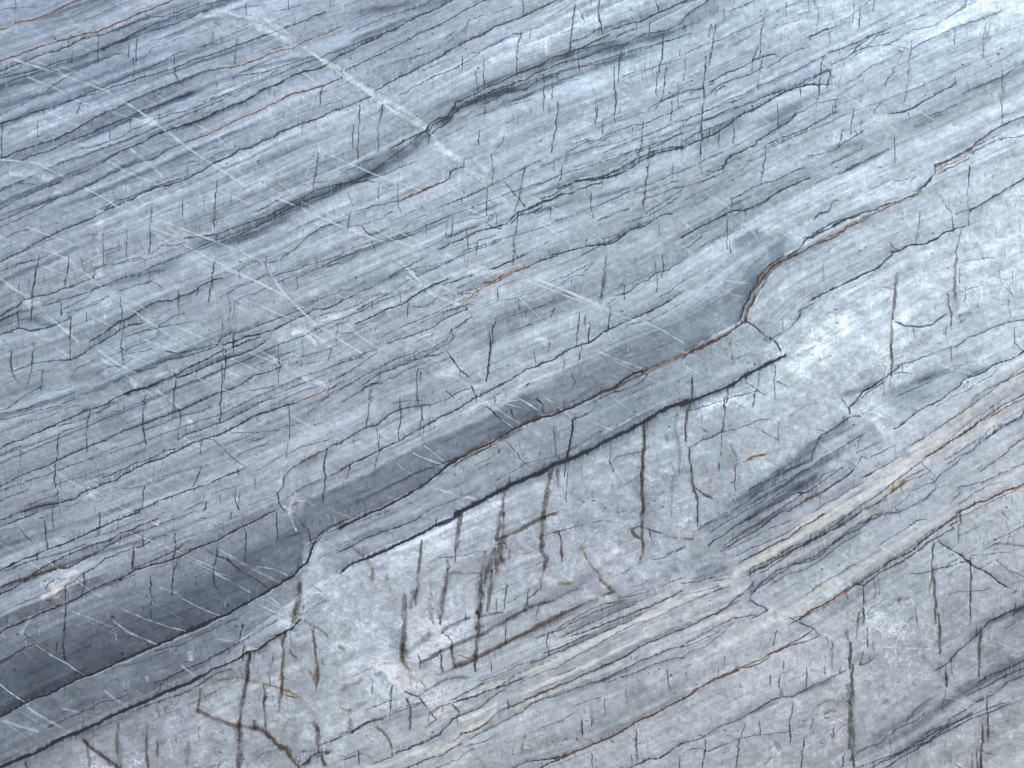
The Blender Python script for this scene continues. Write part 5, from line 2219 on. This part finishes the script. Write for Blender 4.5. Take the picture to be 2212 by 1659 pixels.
    # ---- drawn features
    MUL = dict(d=(.56, .58, .63), n=(.36, .39, .46), b=(.55, .52, .54), r=(.66, .49, .43), o=(.84, .76, .62),
               k=(.53, .54, .56), s=(.76, .775, .79))
    hairs = N(9, 40)
    def paint(k, w, a, p):
        nonlocal col
        soft = k in 'slc' or (k == 'w' and w > 17)
        pad = w * (1.7 if soft else 2.3) + (26 if k in 'kwo' or soft else 60)
        bx0, by0 = p.min(0) - pad; bx1, by1 = p.max(0) + pad
        j0, j1 = np.searchsorted(xs, [bx0, bx1]); i0, i1 = np.searchsorted(ys, [by0, by1])
        if j1 - j0 < 2 or i1 - i0 < 2: return
        D = np.full((i1 - i0, j1 - j0), 1e9, np.float32); E = None
        S = np.zeros_like(D); SG = np.zeros_like(D)
        seg = p[1:] - p[:-1]; ln = np.hypot(seg[:, 0], seg[:, 1]); cum = np.concatenate([[0], np.cumsum(ln)]); tot = cum[-1]
        for m in range(len(seg)):
            if ln[m] < 1e-3: continue
            q0, q1 = p[m], p[m + 1]
            sx0, sx1 = min(q0[0], q1[0]) - pad, max(q0[0], q1[0]) + pad
            sy0, sy1 = min(q0[1], q1[1]) - pad, max(q0[1], q1[1]) + pad
            # long extension segments are cut into pieces by the window
            a0, a1 = np.searchsorted(xs, [sx0, sx1]); c0, c1 = np.searchsorted(ys, [sy0, sy1])
            if a1 <= a0 or c1 <= c0: continue
            q = .35 if k == 'w' and w < 18 else 1.
            X = xs[None, a0:a1] + q * wx[c0:c1, a0:a1]; Y = ys[c0:c1, None] + q * wy[c0:c1, a0:a1]
            t = ((X - q0[0]) * seg[m, 0] + (Y - q0[1]) * seg[m, 1]) / ln[m] ** 2
            tc = np.clip(t, 0, 1)
            d = np.hypot(X - q0[0] - tc * seg[m, 0], Y - q0[1] - tc * seg[m, 1])
            sub = D[c0 - i0:c1 - i0, a0 - j0:a1 - j0]; ss = S[c0 - i0:c1 - i0, a0 - j0:a1 - j0]
            b = d < sub
            cr_ = (seg[m, 0] * (Y - q0[1]) - seg[m, 1] * (X - q0[0])) / ln[m] * (1 if seg[m, 0] >= 0 else -1)
            SG[c0 - i0:c1 - i0, a0 - j0:a1 - j0][b] = cr_[b]
            ss[b] = (cum[m] + tc * ln[m])[b]; sub[b] = d[b]
        u = S / tot
        sl = (slice(i0, i1), slice(j0, j1))
        C = col[sl]
        if soft:
            if k in 'sl' :
                g = np.exp(-(D / (w * .62)) ** 2)
                fade = sstep(0, .28, u) * sstep(0, .28, 1 - u) if tot < 3600 else 1
                tex = 1 + .30 * mid[sl] + .12 * fine[sl] + .14 * n1[sl] + .12 * pch[sl] + .09 * crisp[sl]
                al = np.clip(1.55 * a * g * fade * tex, 0, 1.1)[..., None]
                C *= (1 - al * (1 - np.array(MUL['s'], np.float32))) if k == 's' else (1 + al * np.array([.115, .11, .10], np.float32))
            else:
                ww = w * (1 + .22 * n1[sl] + .1 * n5[sl])
                g = 1 - sstep(ww * .30, ww * .62, D)
                g = 1 - sstep(ww * .16, ww * .68, D + 2.0 * cr[sl] + ww * (.08 * pch[sl] + .05 * mid[sl]))
                if k == 'w': g = g * np.clip(.88 + .2 * n5[sl] + .14 * n1[sl] + .10 * crisp[sl], .3, 1.05)
                fade = sstep(0, .06, u) * sstep(0, .06, 1 - u) if tot < 2600 else 1
                al = np.clip(a * g * fade, 0, 1)[..., None]
                tgt = np.clip(C * 0 + (np.array([.825, .875, .925] if p[:, 1].mean() < 2600 else [.845, .87, .895], np.float32) if k == 'w' else np.array([.85, .855, .855], np.float32)), 0, 1)
                tgt = np.maximum(tgt * vt[sl][..., None], C)
                C *= 1 - al * .9; C += al * .9 * tgt
            return
        D = np.abs(D + .75 * cr[sl] + .5 * n2[sl])
        if k == 'k' and p[:, 1].max() < 1900: w = w * .82; a = a * .88
        if k in 'kb' and p[:, 1].min() > 2900 and w > 11: w = w * 1.4; a = a * .88
        wd = w * (.92 + .24 * n5[sl] + .14 * n2[sl]) if w < 12 else w * (1 + .10 * n5[sl] + .05 * n2[sl])
        if k == 'k':
            wd = wd * (.55 + .5 * np.sqrt(np.clip(4 * u * (1 - u), 0, 1)))
        hw = np.maximum(wd * .5, 1.2)
        longbed = k in 'dbnr' and tot > 450
        wob = np.clip(.98 + .22 * n1[sl] + .14 * n5[sl] + .12 * cr[sl] + .14 * n6[sl], .25, 1.2)
        if longbed: wob = np.clip(1.16 + .35 * (wob - 1), .8, 1.3)
        if k == 'w':
            g = np.exp(-(D / np.maximum(hw * 1.3, 3.2)) ** 2)
            gap = np.clip(.80 + .34 * n1[sl] + .24 * n5[sl] + .2 * n6[sl], .08, 1.1)
            al = np.clip(a * g * gap, 0, 1)[..., None]
            C *= 1 - al * .95; C += al * .95 * np.array([.80, .845, .885], np.float32)
            return
        if w > 11:
            core = 1 - sstep(hw * .25, hw * 1.7, D)
        else:
            core = np.exp(-(D / np.maximum(hw * 1.0, 2.9)) ** 2)
        halo = np.exp(-(D / (hw * 1.5 + 8)) ** 2) * np.clip(1 + .5 * vg[sl] + .3 * vg2[sl], 0, 2.4)
        endf = 1 if k in 'k' else sstep(0, 14, S) * sstep(0, 14, tot - S) * .5 + .5
        al = np.clip(a * core * wob * endf, 0, 1) * .97
        M = np.array(MUL[k], np.float32)
        if k == 'r': C += (al * .85)[..., None] * (np.array([.39, .325, .325], np.float32) + np.array([.13, .065, .0], np.float32) * sstep(-.5, 1.1, n1[sl] + .4 * n5[sl])[..., None] - C); C *= 1 - .5 * a * halo[..., None] * (1 - np.array([1.0, .93, .86], np.float32)); return
        if k == 'k' and w > 13: M = np.array([.60, .575, .555], np.float32)
        if k == 'b' and w > 11: M = np.array([.635, .575, .525], np.float32)
        C *= 1 - al[..., None] * (1 - M)
        if longbed and w >= 7:
            # the bed is darkest against the parting and pales away from it
            up = -1.0 if (int(p[0, 0]) + int(p[0, 1])) % 4 else 1.0
            side = sstep(-2, 2, up * SG)
            C *= 1 - (.17 * a * side * np.exp(-D / (16 + 1.6 * w)) * (1 + .25 * mid[sl] + .2 * vg[sl]))[..., None] * np.array([1., .96, .9], np.float32)
        C *= 1 - (.16 if w < 13 else .20) * a * halo[..., None] * (1 - M * .8)
    order = {'s': 0, 'l': 1, 'c': 2, 'w': 4, 'd': 3, 'n': 5, 'b': 3, 'k': 5, 'o': 3, 'r': 6}
    lines = [l for _, l in sorted(enumerate(lines), key=lambda t: (order[t[1][0]], t[0]))]
    # bulk of finer, unnamed features in the same families
    extra = []
    def near(x, y): return ang[int(np.clip((y + MY) / cs, 0, ch - 1)), int(np.clip((x + MX) / cs, 0, cw - 1))]
    def cl(x, y):
        return cloudy[int(np.clip((y + MY) / step, 0, H - 1)), int(np.clip((x + MX) / step, 0, W - 1))]
    for _ in range(1500):                      # short dashes along the bedding
        x, y = rs.uniform(-MX, GW + MX), rs.uniform(-MY, GH + MY)
        if rs.rand() < cl(x, y) * .7: continue
        L = rs.uniform(30, 240); P = []
        for s in range(5):
            P.append((x, y + rs.normal(0, 3))); t = near(x, y); x += L / 4 * np.cos(t); y += L / 4 * np.sin(t)
        extra.append(('d', rs.uniform(3.5, 6.5), rs.uniform(.12, .42), np.array(P)))
    for _ in range(520):                       # short upright cracks
        x, y = rs.uniform(-MX, GW + MX), rs.uniform(-MY, GH + MY); L = 14 + 60 * rs.rand() ** 2; dx = rs.normal(0, .12) * L - .04 * L
        extra.append(('k', rs.uniform(3, 6), rs.uniform(.1, .42), np.array([(x, y), (x + dx * .6 + rs.normal(0, 2), y + L * .5), (x + dx, y + L)])))
    for _ in range(420):                       # pale hairlines across the beds
        x, y = rs.uniform(-MX, GW + MX), rs.uniform(-MY, GH + MY); L = rs.uniform(60, 420); t = np.radians(rs.normal(31, 7))
        P = [(x + L * s / 4 * np.cos(t) + rs.normal(0, 3), y + L * s / 4 * np.sin(t) + rs.normal(0, 3)) for s in range(5)]
        extra.append(('w', rs.uniform(3.5, 7), rs.uniform(.12, .38), np.array(P)))
    for _ in range(90):                       # long soft veinlets, in swarms
        cx, cy, sx, sy = [(900, 700, 700, 500), (1300, 1900, 900, 500), (2600, 1700, 800, 450), (3700, 1500, 700, 500),
                          (5600, 900, 700, 500), (900, 2200, 700, 350), (1000, 3000, 800, 400), (5600, 2900, 600, 500)][rs.randint(8)]
        x, y = rs.normal(cx, sx), rs.normal(cy, sy); L = rs.uniform(220, 1000); t = np.radians(rs.normal(29, 3.5))
        P = [(x + L * s / 6 * np.cos(t) + rs.normal(0, 5), y + L * s / 6 * np.sin(t) + rs.normal(0, 5)) for s in range(7)]
        extra.append(('w', rs.uniform(8, 15), rs.uniform(.12, .34), np.array(P)))
    for _ in range(1100):                      # tiny upright white nicks
        x, y = rs.uniform(-MX, GW + MX), rs.uniform(-MY, GH + MY); L = rs.uniform(12, 44)
        extra.append(('w', rs.uniform(3, 5), rs.uniform(.15, .45), np.array([(x, y), (x + rs.normal(1, 3), y + L)])))
    for e in extra: paint(*e)
    # comb of pale nicks across the dark beds, crazing in the broken zones
    comb = sstep(1.15, 2.0, N(38, 9)) * sstep(-.3, .9, n4 + .5 * n3) * (1 - .6 * cloudy)
    col += (.05 * comb * (.7 + .3 * n1))[..., None] * np.array([.95, 1., 1.02], np.float32)
    dk = sstep(1.3, 2.2, N(30, 9)) * sstep(.0, 1.0, -n4 + .5 * n3) * (1 - .4 * cloudy)
    col *= 1 - .10 * dk[..., None]
    def cells(size, warp):
        # borders of an irregular tiling: the crazed network of healed cracks
        gy, gx = int((GH + 2 * MY) / size) + 4, int((GW + 2 * MX) / size) + 4
        jx, jy = rs.rand(gy, gx).astype(np.float32), rs.rand(gy, gx).astype(np.float32)
        X = (xs[None] + MX) / size + 1 + warp * (n1 * .11 + n5 * .05 + cr * .012); Y = (ys[:, None] + MY) / size + 1 + warp * (n6 * .11 + bl * .03 + n5 * .04)
        I, J = np.floor(Y).astype(np.int32), np.floor(X).astype(np.int32)
        a = np.full(shape, 9, np.float32); b = a.copy()
        k_ = np.zeros(shape, np.float32)
        for di in (-1, 0, 1):
            for dj in (-1, 0, 1):
                ii = np.clip(I + di, 0, gy - 1); jj = np.clip(J + dj, 0, gx - 1)
                d = np.hypot(J + dj + jx[ii, jj] - X, I + di + jy[ii, jj] - Y)
                m = d < a
                b = np.where(m, a, np.minimum(b, d)); a = np.where(m, d, a); k_ = np.where(m, jx[jj * 7 % gy, ii * 5 % gx], k_)
        return (b - a) * size, (k_ - .5) * 2
    cz = N(62, 58) + .35 * N(26, 24); cz2 = N(120, 84) + .4 * N(40, 34)
    (c1, f1), (c2, f2), (c3, f3) = cells(150, 1.6), cells(62, 1.8), cells(26, 1.2)
    col *= 1 + (sstep(.25, .8, cloudy) * (.030 * f1 + .026 * f2 + .016 * f3 + .02 * np.maximum(n1, 0)) + .006 * f3)[..., None]
    web = np.exp(-(c1 / 6.) ** 2) * np.clip(.75 + .4 * n1, 0, 1.2) + .75 * np.exp(-(c2 / 5.) ** 2) * sstep(-.3, 1.1, n6 + .4 * n4) + .5 * np.exp(-(cz / .05) ** 2)
    web += .30 * np.exp(-(c1 / 22.) ** 2) * (1 + .4 * crisp)
    wm = sstep(-.3, 1.0, .8 * N(230, 260) + 1.6 * cloudy - .75) * sstep(.3, .8, cloudy)
    col += (.082 * np.clip(web, 0, 1.1) * wm * np.clip(.7 + .5 * n6, 0, 1.3))[..., None] * np.array([.95, 1., 1.04], np.float32)
    blot = sstep(.6, 1.2, N(30, 44) + .5 * n5 + .25 * cr) * wm
    col *= 1 - .07 * blot[..., None]
    pit = sstep(2.1, 2.9, N(12, 15)) * sstep(-.2, 1., N(90, 120))
    col *= 1 - .22 * pit[..., None]
    for l in lines: paint(*l)
    # fine random tone of the crystal grain
    gr = rs.standard_normal(shape).astype(np.float32)
    col *= 1 + (.013 * gr + .009 * n2 + .006 * fine)[..., None]
    sh = col - np.stack([blur(col[..., c], 1) for c in range(3)], -1)
    col += np.clip(.8 * sh, -.12, .10)
    return xs, ys, np.clip(col, .02, .985)

# ---------------------------------------------------------------- material
def slab_material():
    m = bpy.data.materials.new('polished_marble'); m.use_nodes = True
    nt = m.node_tree; N = nt.nodes; L = nt.links
    b = N['Principled BSDF']
    at = N.new('ShaderNodeAttribute'); at.attribute_name = 'stone'
    tc = N.new('ShaderNodeTexCoord')
    n1 = N.new('ShaderNodeTexNoise'); n1.inputs['Scale'].default_value = 420; n1.inputs['Detail'].default_value = 3; n1.inputs['Roughness'].default_value = .7
    L.new(tc.outputs['Object'], n1.inputs['Vector'])
    mr = N.new('ShaderNodeMapRange'); mr.inputs['From Min'].default_value = .25; mr.inputs['From Max'].default_value = .75
    mr.inputs['To Min'].default_value = .93; mr.inputs['To Max'].default_value = 1.07
    L.new(n1.outputs['Fac'], mr.inputs['Value'])
    mul = N.new('ShaderNodeVectorMath'); mul.operation = 'SCALE'
    L.new(at.outputs['Color'], mul.inputs[0]); L.new(mr.outputs['Result'], mul.inputs['Scale'])
    L.new(mul.outputs['Vector'], b.inputs['Base Color'])
    n2 = N.new('ShaderNodeTexNoise'); n2.inputs['Scale'].default_value = 9; n2.inputs['Detail'].default_value = 6
    L.new(tc.outputs['Object'], n2.inputs['Vector'])
    r = N.new('ShaderNodeMapRange'); r.inputs['To Min'].default_value = .30; r.inputs['To Max'].default_value = .42
    L.new(n2.outputs['Fac'], r.inputs['Value']); L.new(r.outputs['Result'], b.inputs['Roughness'])
    b.inputs['IOR'].default_value = 1.5
    return m

# ---------------------------------------------------------------- slab
def make_slab():
    step = 4.32
    xs, ys, col = stone(step)
    gy = BASE_LIGHT
    lin = np.where(col <= .04045, col / 12.92, ((col + .055) / 1.055) ** 2.4)
    lin = np.clip((lin - grid_up(SHEEN, xs, ys)) / grid_up(gy, xs, ys), .02, .88)
    H, W = lin.shape[:2]
    th = .02
    X = ((xs - GW / 2) * U).astype(np.float32); Z = ((GH / 2 - ys) * U).astype(np.float32)
    n = H * W
    co = np.zeros((n, 3), np.float32)
    co[:, 0] = np.tile(X, H); co[:, 2] = np.repeat(Z, W)
    idx = np.arange(n, dtype=np.int32).reshape(H, W)
    quads = np.stack([idx[:-1, :-1], idx[1:, :-1], idx[1:, 1:], idx[:-1, 1:]], -1).reshape(-1, 4)
    # back face and the sawn edges all round
    ring = np.concatenate([idx[0, :-1], idx[:-1, -1], idx[-1, :0:-1], idx[:0:-1, 0]])
    k = len(ring)
    rb = co[ring].copy(); c0 = rb.copy(); c0[:, 1] = th
    co = np.vstack([co, c0])
    bi = np.arange(n, n + k, dtype=np.int32)
    nx = np.roll(ring, -1); nb = np.roll(bi, -1)
    side = np.stack([ring, nx, nb, bi], -1)
    back = bi                                   # one n-gon behind
    loops = np.concatenate([quads.ravel(), side.ravel(), back])
    nf = len(quads) + len(side)
    starts = np.concatenate([np.arange(nf) * 4, [nf * 4]]).astype(np.int32)
    me = bpy.data.meshes.new('marble_slab')
    me.vertices.add(len(co)); me.vertices.foreach_set('co', co.ravel())
    me.loops.add(len(loops)); me.loops.foreach_set('vertex_index', loops.astype(np.int32))
    me.polygons.add(nf + 1); me.polygons.foreach_set('loop_start', starts)
    me.update(calc_edges=True)
    a = me.color_attributes.new('stone', 'FLOAT_COLOR', 'POINT')
    full = np.ones((len(co), 4), np.float32)
    full[:n, :3] = lin.reshape(-1, 3); full[n:, :3] = lin.reshape(-1, 3)[ring]
    a.data.foreach_set('color', full.ravel())
    me.materials.append(slab_material())
    o = bpy.data.objects.new('marble_slab', me); scene.collection.objects.link(o)
    o.location = (0, 0, SLAB_Z)
    o['kind'] = 'thing'
    o['label'] = 'large polished blue grey marble slab with slanting dark beds, rusty veins and white cross fractures'
    o['category'] = 'stone slab'
    return o
make_slab()
